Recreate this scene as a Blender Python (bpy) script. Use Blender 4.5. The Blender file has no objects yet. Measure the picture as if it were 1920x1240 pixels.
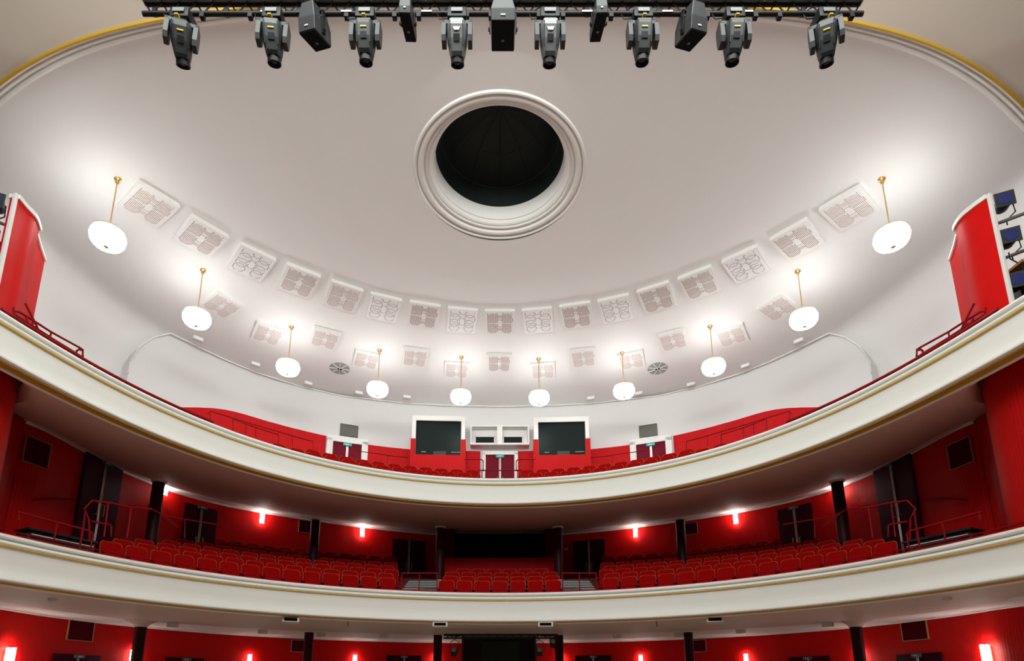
import bpy, bmesh, math, random
import numpy as np
from mathutils import Vector, Matrix
random.seed(7)
PI = math.pi
sc = bpy.context.scene
COL = sc.collection

# ------------------------------------------------------------------ camera model
F, P, YP, CX = 1100.0, 0.219, 1045.0, 937.0
cp, sp = math.cos(P), math.sin(P)
def ray(x, y):
    v = (YP - y) / F
    k = cp - v * sp
    return (x - CX) / F / k, (sp + v * cp) / k          # X/Y, Z/Y
def atz(x, y, z):
    a, b = ray(x, y); Y = z / b
    return Vector((a * Y, Y, z))
def aty(x, y, Y):
    a, b = ray(x, y)
    return Vector((a * Y, Y, b * Y))
def proj(p):
    d = p[1] * cp + p[2] * sp
    u = -p[1] * sp + p[2] * cp
    return CX + F * p[0] / d, YP - F * u / d

cam_d = bpy.data.cameras.new('camera'); cam = bpy.data.objects.new('camera', cam_d); COL.objects.link(cam)
cam_d.sensor_width = 36; cam_d.lens = F / 1920 * 36
cam_d.shift_x = (960 - CX) / 1920; cam_d.shift_y = (YP - 620) / 1920
cam_d.clip_start = 0.05; cam_d.clip_end = 200
cam.location = (0, 0, 0); cam.rotation_euler = (PI / 2 + P, 0, 0)
sc.camera = cam

# ------------------------------------------------------------------ materials
MATS = {}
def mat(name, col, rough=0.6, metal=0.0, emit=None, es=0.0, noise=0.0, nscale=6.0, bump=0.0, spec=0.5):
    if name in MATS: return MATS[name]
    m = bpy.data.materials.new(name); m.use_nodes = True
    nt = m.node_tree; b = nt.nodes['Principled BSDF']
    b.inputs['Base Color'].default_value = (*col, 1)
    b.inputs['Roughness'].default_value = rough
    b.inputs['Metallic'].default_value = metal
    b.inputs['Specular IOR Level'].default_value = spec
    if emit:
        b.inputs['Emission Color'].default_value = (*emit, 1)
        b.inputs['Emission Strength'].default_value = es
    if noise or bump:
        tc = nt.nodes.new('ShaderNodeTexCoord'); n = nt.nodes.new('ShaderNodeTexNoise')
        n.inputs['Scale'].default_value = nscale; n.inputs['Detail'].default_value = 4
        nt.links.new(tc.outputs['Object'], n.inputs['Vector'])
        if noise:
            r = nt.nodes.new('ShaderNodeMapRange')
            r.inputs['To Min'].default_value = 1 - noise; r.inputs['To Max'].default_value = 1 + noise
            nt.links.new(n.outputs['Fac'], r.inputs['Value'])
            mx = nt.nodes.new('ShaderNodeVectorMath'); mx.operation = 'SCALE'
            mx.inputs[0].default_value = col
            nt.links.new(r.outputs['Result'], mx.inputs['Scale'])
            nt.links.new(mx.outputs['Vector'], b.inputs['Base Color'])
        if bump:
            bp = nt.nodes.new('ShaderNodeBump'); bp.inputs['Strength'].default_value = bump
            bp.inputs['Distance'].default_value = 0.01
            nt.links.new(n.outputs['Fac'], bp.inputs['Height']); nt.links.new(bp.outputs['Normal'], b.inputs['Normal'])
    MATS[name] = m
    return m

def ribbed(name, col, pitch=0.085, groove=0.62, rough=0.55):
    """vertical fluted wallpaper / boarding; u of the UV map is metres along the wall"""
    m = bpy.data.materials.new(name); m.use_nodes = True
    nt = m.node_tree; N = nt.nodes; L = nt.links; b = N['Principled BSDF']
    b.inputs['Roughness'].default_value = rough; b.inputs['Specular IOR Level'].default_value = 0.08
    uv = N.new('ShaderNodeUVMap'); sx = N.new('ShaderNodeSeparateXYZ'); L.new(uv.outputs['UV'], sx.inputs[0])
    d = N.new('ShaderNodeMath'); d.operation = 'DIVIDE'; d.inputs[1].default_value = pitch; L.new(sx.outputs['X'], d.inputs[0])
    f = N.new('ShaderNodeMath'); f.operation = 'FRACT'; L.new(d.outputs[0], f.inputs[0])
    s = N.new('ShaderNodeMath'); s.operation = 'SUBTRACT'; s.inputs[1].default_value = 0.5; L.new(f.outputs[0], s.inputs[0])
    a = N.new('ShaderNodeMath'); a.operation = 'ABSOLUTE'; L.new(s.outputs[0], a.inputs[0])
    g = N.new('ShaderNodeMapRange'); g.inputs['From Min'].default_value = 0.38; g.inputs['From Max'].default_value = 0.5
    g.inputs['To Min'].default_value = 1.0; g.inputs['To Max'].default_value = groove
    L.new(a.outputs[0], g.inputs['Value'])
    no = N.new('ShaderNodeTexNoise'); no.inputs['Scale'].default_value = 3.0; L.new(uv.outputs['UV'], no.inputs['Vector'])
    nr = N.new('ShaderNodeMapRange'); nr.inputs['To Min'].default_value = 0.9; nr.inputs['To Max'].default_value = 1.08
    L.new(no.outputs['Fac'], nr.inputs['Value'])
    mu = N.new('ShaderNodeMath'); mu.operation = 'MULTIPLY'; L.new(g.outputs[0], mu.inputs[0]); L.new(nr.outputs[0], mu.inputs[1])
    v = N.new('ShaderNodeVectorMath'); v.operation = 'SCALE'; v.inputs[0].default_value = col; L.new(mu.outputs[0], v.inputs['Scale'])
    L.new(v.outputs['Vector'], b.inputs['Base Color'])
    bp = N.new('ShaderNodeBump'); bp.inputs['Strength'].default_value = 0.5; bp.inputs['Distance'].default_value = 0.01
    L.new(g.outputs[0], bp.inputs['Height']); L.new(bp.outputs['Normal'], b.inputs['Normal'])
    MATS[name] = m
    return m

def grille_mat(name, slotc, dotc, basec):
    """white acoustic plate: fine upright slots in two columns, arcs of dark perforations over them"""
    m = bpy.data.materials.new(name); m.use_nodes = True
    nt = m.node_tree; N = nt.nodes; L = nt.links; b = N['Principled BSDF']; b.inputs['Roughness'].default_value = 0.5
    uv = N.new('ShaderNodeUVMap'); sx = N.new('ShaderNodeSeparateXYZ'); L.new(uv.outputs['UV'], sx.inputs[0])
    def M(op, a, b_=None):
        n = N.new('ShaderNodeMath'); n.operation = op
        for i, q in enumerate((a, b_)):
            if q is None: continue
            if isinstance(q, (int, float)): n.inputs[i].default_value = q
            else: L.new(q, n.inputs[i])
        return n.outputs[0]
    def mul(*a):
        r = a[0]
        for q in a[1:]: r = M('MULTIPLY', r, q)
        return r
    U, V = sx.outputs['X'], sx.outputs['Y']
    NS = 26.0
    st = M('LESS_THAN', M('FRACT', M('MULTIPLY', U, NS)), 0.46)
    Uq = M('DIVIDE', M('ADD', M('FLOOR', M('MULTIPLY', U, NS)), 0.25), NS)      # each slot keeps one length
    fu = M('ABSOLUTE', M('SUBTRACT', Uq, 0.5)); fv = M('ABSOLUTE', M('SUBTRACT', V, 0.5))
    du = M('SUBTRACT', fu, 0.265)
    # slots end on a scalloped line
    sc1 = M('ADD', 0.425, M('MULTIPLY', 0.035, M('COSINE', M('MULTIPLY', du, 16.0))))
    col = M('LESS_THAN', M('ABSOLUTE', du), 0.185)
    lens = M('GREATER_THAN', M('ADD', M('POWER', M('DIVIDE', fu, 0.13), 2.0), M('POWER', M('DIVIDE', fv, 0.2), 2.0)), 1.0)
    inner = M('MULTIPLY', M('LESS_THAN', fu, 0.09), mul(M('GREATER_THAN', fv, 0.22), M('LESS_THAN', fv, 0.34)))
    slot = mul(st, M('MAXIMUM', M('MULTIPLY', col, M('LESS_THAN', fv, sc1)), inner), M('GREATER_THAN', fv, 0.012), lens)
    def arc(cu, cv, R, w=0.017):
        a = M('SUBTRACT', fu, cu); c = M('SUBTRACT', V, cv)
        r = M('SQRT', M('ADD', M('MULTIPLY', a, a), M('MULTIPLY', c, c)))
        return M('LESS_THAN', M('ABSOLUTE', M('SUBTRACT', r, R)), w)
    d = None
    for cu, cv, R in ((0.265, 0.80, 0.17), (0.265, 0.36, 0.19), (0.0, 0.5, 0.16), (0.0, 0.02, 0.14), (0.265, 0.58, 0.17), (0.265, 0.12, 0.17)):
        q = arc(cu, cv, R); d = q if d is None else M('MAXIMUM', d, q)
    edge = mul(M('LESS_THAN', fu, 0.47), M('LESS_THAN', fv, 0.465))
    dots = mul(st, d, M('GREATER_THAN', fv, 0.012), edge)
    c1 = N.new('ShaderNodeMix'); c1.data_type = 'RGBA'
    c1.inputs[6].default_value = (*basec, 1); c1.inputs[7].default_value = (*slotc, 1)
    L.new(slot, c1.inputs[0])
    c2 = N.new('ShaderNodeMix'); c2.data_type = 'RGBA'; c2.inputs[7].default_value = (*dotc, 1)
    L.new(c1.outputs[2], c2.inputs[6]); L.new(dots, c2.inputs[0])
    L.new(c2.outputs[2], b.inputs['Base Color'])
    return m

WHITE = mat('ceiling_plaster', (0.80, 0.79, 0.775), 0.75, noise=0.012, nscale=1.5)
FASC = mat('parapet_plaster', (0.80, 0.81, 0.765), 0.6, noise=0.01)
TRIMW = mat('white_trim', (0.80, 0.79, 0.76), 0.5)
GOLD = mat('gold_paint', (0.56, 0.34, 0.035), 0.5, metal=0.1)
GOLDD = mat('ochre_edge', (0.46, 0.24, 0.02), 0.5)
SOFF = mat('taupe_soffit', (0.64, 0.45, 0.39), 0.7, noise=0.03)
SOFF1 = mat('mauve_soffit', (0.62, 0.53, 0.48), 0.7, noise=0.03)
TAN = mat('portal_plaster', (0.62, 0.54, 0.46), 0.75)
REDW = ribbed('red_fluted_wall', (0.50, 0.004, 0.003))
REDB = ribbed('red_boarded_wainscot', (0.56, 0.010, 0.012), pitch=0.075, groove=0.62)
REDS = ribbed('red_screen_fabric', (0.62, 0.006, 0.005), pitch=0.03, groove=0.9)
REDF = mat('red_velour', (0.27, 0.002, 0.002), 0.9, noise=0.1, nscale=20, spec=0.04)
REDD = mat('dark_red_upholstery', (0.36, 0.003, 0.003), 0.85, spec=0.05)
PIPE_ = mat('brass_piping', (0.42, 0.10, 0.035), 0.5, spec=0.2)
RAILM = mat('red_lacquer', (0.22, 0.003, 0.006), 0.5, spec=0.12)
DOORM = mat('maroon_door', (0.035, 0.001, 0.007), 0.6, spec=0.08)
DOORG = mat('crimson_door', (0.16, 0.001, 0.014), 0.5, spec=0.1)
STEEL = mat('brushed_steel', (0.65, 0.65, 0.66), 0.3, metal=0.9)
TEAL = mat('teal_sign', (0.02, 0.30, 0.28), 0.5, emit=(0.05, 0.6, 0.5), es=0.25)
TEALD = mat('dim_teal_sign', (0.05, 0.13, 0.13), 0.5)
SIGNW = mat('sign_white', (0.7, 0.8, 0.8), 0.5)
COLM = mat('dark_column', (0.028, 0.003, 0.005), 0.5, spec=0.12)
BLACK = mat('black_metal', (0.010, 0.010, 0.011), 0.5, spec=0.25)
GREY = mat('dark_grey_housing', (0.030, 0.034, 0.034), 0.45, spec=0.35)
GREY2 = mat('mid_grey_housing', (0.13, 0.138, 0.14), 0.4)
ALU = mat('grey_steel', (0.20, 0.21, 0.21), 0.4, metal=0.4)
BRASS = mat('brass', (0.62, 0.42, 0.16), 0.3, metal=0.8)
CARPET = mat('grey_step_carpet', (0.10, 0.115, 0.11), 0.9, spec=0.1)
CARPR = mat('red_carpet', (0.13, 0.03, 0.025), 0.95, spec=0.05)
CARPF = mat('brown_parquet', (0.46, 0.36, 0.28), 0.6, noise=0.2)
DARK = mat('dark_interior', (0.008, 0.004, 0.004), 0.9, spec=0.03)
DARKR = mat('dark_red_interior', (0.03, 0.006, 0.008), 0.9)
OCUD = mat('dark_green_void', (0.004, 0.012, 0.010), 0.6)
OCUL = mat('void_ribs', (0.02, 0.035, 0.035), 0.6)
VENT = mat('grey_grille', (0.11, 0.11, 0.09), 0.6)
LGREY = mat('light_grey_plastic', (0.62, 0.62, 0.60), 0.5)
BLUE = mat('blue_gel', (0.02, 0.03, 0.14), 0.25)
YEL = mat('yellow_mark', (0.75, 0.50, 0.03), 0.5)
SILV = mat('silver_badge', (0.55, 0.53, 0.48), 0.4)
LENS = mat('lens_glass', (0.01, 0.01, 0.012), 0.08)
GLASSD = mat('dark_booth_glass', (0.012, 0.019, 0.017), 0.35, spec=0.08)
PLATES = [grille_mat('perforated_plate', (0.74, 0.72, 0.70), (0.13, 0.09, 0.08), (0.84, 0.84, 0.84)),
          grille_mat('pale_slotted_plate', (0.50, 0.38, 0.33), (0.30, 0.21, 0.18), (0.80, 0.785, 0.77)),
          grille_mat('slotted_plate', (0.30, 0.19, 0.15), (0.13, 0.08, 0.06), (0.80, 0.785, 0.77))]

# crystal shades: glowing faceted glass
def glow(name, col, es, scale, lo=0.6):
    m = bpy.data.materials.new(name); m.use_nodes = True
    nt = m.node_tree; b = nt.nodes['Principled BSDF']
    b.inputs['Base Color'].default_value = (0.9, 0.9, 0.88, 1); b.inputs['Roughness'].default_value = 0.2
    tc = nt.nodes.new('ShaderNodeTexCoord'); v = nt.nodes.new('ShaderNodeTexVoronoi'); v.inputs['Scale'].default_value = scale
    nt.links.new(tc.outputs['Object'], v.inputs['Vector'])
    r = nt.nodes.new('ShaderNodeMapRange'); r.inputs['To Min'].default_value = es; r.inputs['To Max'].default_value = es * lo
    nt.links.new(v.outputs['Distance'], r.inputs['Value'])
    b.inputs['Emission Color'].default_value = (*col, 1)
    nt.links.new(r.outputs['Result'], b.inputs['Emission Strength'])
    MATS[name] = m
    return m
LAMP = glow('lit_crystal_glass', (0.97, 1.0, 0.98), 23.0, 26)
LAMPT = glow('lit_upper_glass', (0.97, 1.0, 0.98), 21.0, 26)
SCON = glow('lit_sconce_glass', (1.0, 0.93, 0.86), 45.0, 30)

# ------------------------------------------------------------------ helpers
def link(o):
    COL.objects.link(o); return o
def obj(name, bm, m, parent=None, smooth=False, label=None):
    me = bpy.data.meshes.new(name)
    bm.to_mesh(me); bm.free()
    ms = m if isinstance(m, (list, tuple)) else [m]
    for q in ms: me.materials.append(q)
    if smooth:
        for pl in me.polygons: pl.use_smooth = True
        try: me.set_sharp_from_angle(angle=math.radians(40))
        except Exception: pass
    o = bpy.data.objects.new(name, me); link(o)
    if parent: o.parent = parent
    if label: o['label'] = label
    return o
def thing(name, label, cat, loc=(0, 0, 0), rz=0.0, group=None):
    o = bpy.data.objects.new(name, None); link(o); o.empty_display_size = 0.2
    o.location = loc; o.rotation_euler = (0, 0, rz)
    return tag(o, label, cat, group)
def tag(o, label, cat, group=None):
    o['label'] = label; o['category'] = cat
    if group: o['group'] = group
    return o
def struct(o):
    o['kind'] = 'structure'; return o
def dup(root, loc, rot, label, group=None):
    r = root.copy(); link(r); r.location = loc; r.rotation_euler = rot
    r['label'] = label
    if group: r['group'] = group
    for ch in list(root.children):
        c = ch.copy(); link(c); c.parent = r
        for g in list(ch.children):
            d = g.copy(); link(d); d.parent = c
    return r
def BM(): return bmesh.new()
def box(bm, c, s, rot=None, bev=0.0):
    """axis box centre c, full size s"""
    mtx = Matrix.Translation(Vector(c))
    if rot is not None: mtx = mtx @ rot.to_4x4()
    mtx = mtx @ Matrix.Diagonal((s[0], s[1], s[2], 1))
    r = bmesh.ops.create_cube(bm, size=1.0, matrix=mtx)
    if bev > 0:
        es = list({e for v in r['verts'] for e in v.link_edges})
        bmesh.ops.bevel(bm, geom=es, offset=bev, segments=2, affect='EDGES', profile=0.6)
    return bm
def tube(bm, pts, rad, seg=8, cap=True):
    pts = [Vector(p) for p in pts]
    rings = []
    n = len(pts)
    prev = None
    for i, p in enumerate(pts):
        if i == 0: t = pts[1] - p
        elif i == n - 1: t = p - pts[i - 1]
        else: t = (pts[i + 1] - p).normalized() + (p - pts[i - 1]).normalized()
        t.normalize()
        up = Vector((0, 0, 1)) if abs(t.z) < 0.95 else Vector((0, 1, 0))
        if prev is not None and prev.cross(t).length > 1e-3 and abs(t.z) >= 0.95: up = prev
        a = t.cross(up).normalized(); b = t.cross(a).normalized()
        if prev is not None and (a.dot(prev) < 0): a = -a; b = -b
        prev = a
        r = rad[i] if isinstance(rad, (list, tuple)) else rad
        rings.append([bm.verts.new(p + a * math.cos(2 * PI * k / seg) * r + b * math.sin(2 * PI * k / seg) * r) for k in range(seg)])
    for i in range(n - 1):
        for k in range(seg):
            bm.faces.new((rings[i][k], rings[i][(k + 1) % seg], rings[i + 1][(k + 1) % seg], rings[i + 1][k]))
    if cap:
        bm.faces.new(rings[0][::-1]); bm.faces.new(rings[-1])
    return bm
def lathe(bm, prof, seg=32, c=(0, 0, 0), cap=True):
    """profile of (r,z) turned about z"""
    c = Vector(c); rings = []
    for r, z in prof:
        if r < 1e-5: rings.append([bm.verts.new(c + Vector((0, 0, z)))])
        else: rings.append([bm.verts.new(c + Vector((r * math.cos(2 * PI * k / seg), r * math.sin(2 * PI * k / seg), z))) for k in range(seg)])
    for A, B in zip(rings, rings[1:]):
        for k in range(seg):
            k2 = (k + 1) % seg
            if len(A) == 1 and len(B) == 1: continue
            if len(A) == 1: bm.faces.new((A[0], B[k], B[k2]))
            elif len(B) == 1: bm.faces.new((A[k], A[k2], B[0]))
            else: bm.faces.new((A[k], A[k2], B[k2], B[k]))
    return bm
def prism(bm, poly, y0, y1):
    """polygon in x,z pushed from y0 to y1"""
    A = [bm.verts.new((x, y0, z)) for x, z in poly]; B = [bm.verts.new((x, y1, z)) for x, z in poly]
    n = len(poly)
    bm.faces.new(A); bm.faces.new(B[::-1])
    for i in range(n): bm.faces.new((A[i], B[i], B[(i + 1) % n], A[(i + 1) % n]))
    return bm
def fixn(bm):
    bmesh.ops.recalc_face_normals(bm, faces=bm.faces); return bm

# plan curves -----------------------------------------------------
def spline(pts, n=160):
    """Catmull-Rom through 2D points, resampled evenly"""
    P_ = [np.array(p, float) for p in pts]
    P_ = [2 * P_[0] - P_[1]] + P_ + [2 * P_[-1] - P_[-2]]
    out = []
    for i in range(1, len(P_) - 2):
        p0, p1, p2, p3 = P_[i - 1:i + 3]
        for t in np.linspace(0, 1, 24, endpoint=False):
            out.append(0.5 * ((2 * p1) + (-p0 + p2) * t + (2 * p0 - 5 * p1 + 4 * p2 - p3) * t * t + (-p0 + 3 * p1 - 3 * p2 + p3) * t ** 3))
    out.append(P_[-2])
    out = np.array(out)
    d = np.r_[0, np.cumsum(np.linalg.norm(np.diff(out, axis=0), axis=1))]
    s = np.linspace(0, d[-1], n)
    return np.stack([np.interp(s, d, out[:, 0]), np.interp(s, d, out[:, 1])], 1)
def mirror(half):
    """half curve given from centre (x=0) outwards on the right; returns left->right full list"""
    half = [tuple(p) for p in half]
    L = [(-x, y) for x, y in half if x > 1e-6][::-1]
    return L + half
class Curve:
    def __init__(s, pts, centre=(0, 8.0)):
        s.p = np.array(pts, float)
        s.s = np.r_[0, np.cumsum(np.linalg.norm(np.diff(s.p, axis=0), axis=1))]
        t = np.gradient(s.p, axis=0); t /= np.linalg.norm(t, axis=1)[:, None]
        n = np.stack([-t[:, 1], t[:, 0]], 1)
        mid = len(n) // 2
        if np.dot(n[mid], s.p[mid] - np.array(centre)) < 0: n = -n
        s.t, s.n = t, n                                    # n points away from the hall
    def off(s, d):
        return Curve(s.p + s.n * d)
    def at(s, a):
        x = np.interp(a, s.s, s.p[:, 0]); y = np.interp(a, s.s, s.p[:, 1])
        tx = np.interp(a, s.s, s.t[:, 0]); ty = np.interp(a, s.s, s.t[:, 1])
        return x, y, math.atan2(ty, tx)
    def hit(s, px, py):
        """ray of a picture point against the upright surface over this curve -> point, angle, arc position"""
        a, b = ray(px, py)
        f = s.p[:, 0] - a * s.p[:, 1]
        for i in range(len(f) - 1):
            if f[i] * f[i + 1] <= 0 and s.p[i, 1] > 0 and f[i] != f[i + 1]:
                t = f[i] / (f[i] - f[i + 1]); q = s.p[i] * (1 - t) + s.p[i + 1] * t
                arc = s.s[i] * (1 - t) + s.s[i + 1] * t
                tx, ty = s.t[i] * (1 - t) + s.t[i + 1] * t
                return Vector((q[0], q[1], b * q[1])), math.atan2(ty, tx), arc
        raise ValueError((px, py))
    def sub(s, a0, a1, n=None):
        n = n or max(4, int(abs(a1 - a0) / 0.15))
        return Curve([s.at(a)[:2] for a in np.linspace(a0, a1, n)])
    def sweep(s, bm, prof, z0, closed=False, uv=False):
        """profile = [(offset along n, z)], swept along the curve"""
        uvl = bm.loops.layers.uv.verify() if uv else None
        rows = [[bm.verts.new((p[0] + n[0] * o, p[1] + n[1] * o, z0 + z)) for o, z in prof] for p, n in zip(s.p, s.n)]
        m = len(prof)
        for i in range(len(rows) - 1):
            for j in range(m if closed else m - 1):
                j2 = (j + 1) % m
                f = bm.faces.new((rows[i][j], rows[i + 1][j], rows[i + 1][j2], rows[i][j2]))
                if uv:
                    us = (s.s[i], s.s[i + 1], s.s[i + 1], s.s[i]); vs = (prof[j][1], prof[j][1], prof[j2][1], prof[j2][1])
                    for lp, u_, v_ in zip(f.loops, us, vs): lp[uvl].uv = (u_, v_ + z0)
        if closed:
            bm.faces.new(rows[0]); bm.faces.new(rows[-1][::-1])
        return bm
def imgcurve(pts, z, deg=3, ext=(), n=260, xmax=983, mir=True):
    """smooth even curve through picture points lying at height z"""
    pts = np.array(pts, float)
    X = (np.abs(pts[:, 0] - CX) / 1000) ** 2
    c = np.polyfit(X, pts[:, 1], deg)
    half = [tuple(atz(CX + dx, np.polyval(c, (dx / 1000) ** 2), z)[:2]) for dx in np.linspace(0, xmax, 40)]
    half += list(ext)
    return Curve(spline(mirror(half), n))

# ------------------------------------------------------------------ levels and plan
Z1, Z2 = 2.69, 6.33                                    # parapet tops of first balcony and gallery
S1, S2 = Z1 - 0.86, Z2 - 0.86                          # their lower edges
FLOOR = -1.7
rim1 = imgcurve([(0, 998), (80, 1016), (160, 1033.5), (320, 1062.5), (400, 1073.5), (480, 1084), (536, 1091), (680, 1104), (823, 1110), (937, 1111)], Z1,
                ext=[(9.25, 8.4), (9.45, 7.0), (9.5, 5.6)])
rim2 = imgcurve([(937, 897.5), (800, 890), (720, 881), (640, 866), (560, 847), (480, 824), (400, 793), (320, 760), (240, 722), (160, 678), (80, 629), (0, 581), (-45, 552)], Z2,
                ext=[(8.85, 7.6), (8.9, 6.4), (8.9, 5.6)])
CZ = 6.15
wall1 = imgcurve([(60, 795), (100, 813), (160, 846), (235, 887), (298, 910), (345, 926), (400, 942), (480, 958), (590, 976), (700, 989), (760, 996), (825, 1002), (937, 1006)],
                 CZ, deg=4, xmax=890)
_p = wall1.p
wall1 = Curve(_p[np.abs(_p[:, 0]) <= 20])
wall0 = imgcurve([(0, 1140), (120, 1158), (265, 1175.5), (440, 1189), (580, 1197), (690, 1201), (820, 1204), (937, 1205)], 2.0, xmax=938, ext=[(13.2, 13.0), (13.9, 10.5), (14.6, 8.6), (15.0, 7.0)])
W2 = Curve(spline(mirror([(0, 21.0), (3.8, 20.6), (7.25, 19.3), (9.0, 17.8), (10.2, 16.1), (11.22, 14.5), (11.72, 12.9), (11.95, 11.2), (12.0, 8.8)]), 260))

SIDE = {}
for sgn in (-1, 1):
    end = wall1.p[0] if sgn < 0 else wall1.p[-1]
    SIDE[sgn] = spline([(sgn * x, y) for x, y in [(9.25, 8.9), (9.22, 9.35), (9.24, 9.85), (9.38, 10.35), (9.7, 10.8), (10.15, 11.2), (10.75, 11.6), (abs(end[0]) - .05, end[1] - .3), (abs(end[0]) + .02, end[1] + .05)]], 80)

# ------------------------------------------------------------------ dome ceiling
CY = 11.0
LV = [  # a, b, z
    (1.95, 1.95, 12.20), (3.4, 3.0, 12.10), (5.2, 4.4, 11.88), (6.9, 5.6, 11.55), (8.0, 6.5, 11.24), (8.9, 7.4, 10.98),
    (9.8, 8.4, 10.80), (10.5, 9.3, 10.69), (11.2, 10.35, 10.60), (11.5, 10.85, 10.1), (11.7, 11.05, 9.4)]
LN = [2, 2, 2, 2, 2, 2, 2, 2.2, 2.4, 2.4, 2.4]
LA = np.array(LV)
def lvl(phi):
    c, s = math.cos(phi), math.sin(phi)
    return [(abs(c / a) ** n + abs(s / b) ** n) ** (-1 / n) for (a, b, z), n in zip(LV, LN)]
OY = 11.93                                             # oculus centre
def zceil(X, Y):
    dx, dy = X, Y - CY
    r = math.hypot(dx, dy); phi = math.atan2(dy, dx)
    return float(np.interp(r, lvl(phi), LA[:, 2]))
def hitceil(px, py):
    a, b = ray(px, py)
    lo, hi = 5.0, 22.0
    for _ in range(60):
        m = (lo + hi) / 2
        if b * m < zceil(a * m, m): lo = m
        else: hi = m
    return Vector((a * lo, lo, b * lo))
def nceil(p):
    e = 0.15
    gx = (zceil(p[0] + e, p[1]) - zceil(p[0] - e, p[1])) / (2 * e); gy = (zceil(p[0], p[1] + e) - zceil(p[0], p[1] - e)) / (2 * e)
    return Vector((gx, gy, -1)).normalized()           # points down into the hall

archpx = [(0, 152), (60, 112), (150, 68), (240, 43), (320, 26), (440, 9), (600, -6), (780, -14), (937, -16)]
c_ = np.polyfit((np.abs(np.array(archpx)[:, 0] - CX) / 1000) ** 2, np.array(archpx)[:, 1], 4)
half = []
for dx in np.linspace(0, 983, 30):
    h = hitceil(CX + dx, np.polyval(c_, (dx / 1000) ** 2)); half.append((h.x, h.y))
half += [(10.95, 9.5), (11.58, 9.85)]
arch = spline(mirror(half), 220)                       # gold edge of the dome towards the stage
def arch_r(phi):
    d = np.array([math.cos(phi), math.sin(phi)])
    best = 1e9
    q = arch - np.array([0, CY])
    cr = q[:, 0] * d[1] - q[:, 1] * d[0]
    for i in range(len(cr) - 1):
        if cr[i] * cr[i + 1] <= 0 and cr[i] != cr[i + 1]:
            t = cr[i] / (cr[i] - cr[i + 1]); pt = q[i] * (1 - t) + q[i + 1] * t
            rr = float(pt @ d)
            if rr > 0: best = min(best, rr)
    return best
bm = BM(); NA = 240; NR = 44
rings = []
oc0 = 2.04
for k in range(NA):
    phi = 2 * PI * k / NA
    R = lvl(phi); rmax = R[-1]
    ra = arch_r(phi) if math.sin(phi) < 0.02 else 1e9
    # the rear wall (W2) closes the dome behind the gallery
    rend = min(rmax, ra)
    row = []
    # start on the oculus circle (its own centre)
    for j in range(NR + 1):
        t = j / NR
        r = rend * t + 0 * (1 - t)
        x, y = r * math.cos(phi), CY + r * math.sin(phi)
        # blend start from oculus centre
        x0, y0 = oc0 * math.cos(phi), OY + oc0 * math.sin(phi)
        xe, ye = rend * math.cos(phi), CY + rend * math.sin(phi)
        x = x0 * (1 - t) + xe * t; y = y0 * (1 - t) + ye * t
        row.append(bm.verts.new((x, y, zceil(x, y))))
    if ra > 1e8:
        row.append(bm.verts.new((row[-1].co.x * 1.005, CY + (row[-1].co.y - CY) * 1.005, 7.5)))
        row.append(bm.verts.new((row[-1].co.x, row[-1].co.y, 6.3)))
    rings.append(row)
for k in range(NA):
    A, B = rings[k], rings[(k + 1) % NA]
    for j in range(min(len(A), len(B)) - 1):
        bm.faces.new((A[j], A[j + 1], B[j + 1], B[j]))
obj_ceiling = struct(obj('ceiling', bm, WHITE, smooth=True))

# oculus: stepped round surround with dark void above
t = thing('ceiling_oculus', 'large round moulded oculus with a dark void in the middle of the white dome', 'oculus', (0, OY, 12.2)); t.scale = (1.045, 1.045, 1.0)
bm = BM()
lathe(bm, [(2.02, 0.06), (2.005, -0.01), (1.985, -0.035), (1.955, -0.04), (1.93, -0.02), (1.925, 0.025), (1.905, 0.035), (1.90, 0.01), (1.87, -0.015), (1.82, -0.02), (1.78, 0.0), (1.765, 0.04), (1.76, 0.075), (1.735, 0.08), (1.73, 0.06), (1.70, 0.045), (1.675, 0.05), (1.665, 0.09)], 96)
obj('outer_ring', fixn(bm), TRIMW, t, True)
bm = BM(); lathe(bm, [(1.67, 0.05), (1.665, 0.09), (1.62, 0.085), (1.585, 0.11), (1.57, 0.17), (1.56, 0.2)], 96)
obj('middle_ring', fixn(bm), TRIMW, t, True)
bm = BM(); lathe(bm, [(1.565, 0.19), (1.53, 0.2), (1.515, 0.23), (1.51, 0.50), (1.50, 0.56), (1.53, 0.6)], 96)
obj('inner_reveal', fixn(bm), TRIMW, t, True)
bm = BM(); lathe(bm, [(1.52, 0.54), (1.5, 0.9), (1.3, 1.5), (0.8, 1.9), (0.0, 2.05)], 64)
v_ = obj('dark_cupola', fixn(bm), OCUD, t, True)
bm = BM()
for k in range(12):
    a = 2 * PI * k / 12
    tube(bm, [((r - .01) * math.cos(a), (r - .01) * math.sin(a), z - .02) for r, z in ((1.49, 0.9), (1.29, 1.48), (0.8, 1.87), (0.1, 2.0))], 0.008, 4)
for r, z in ((1.42, 1.1), (1.0, 1.72)):
    tube(bm, [(r * math.cos(2 * PI * k / 40), r * math.sin(2 * PI * k / 40), z) for k in range(41)], 0.008, 4, cap=False)
obj('cupola_rib', bm, OCUL, v_)

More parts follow.
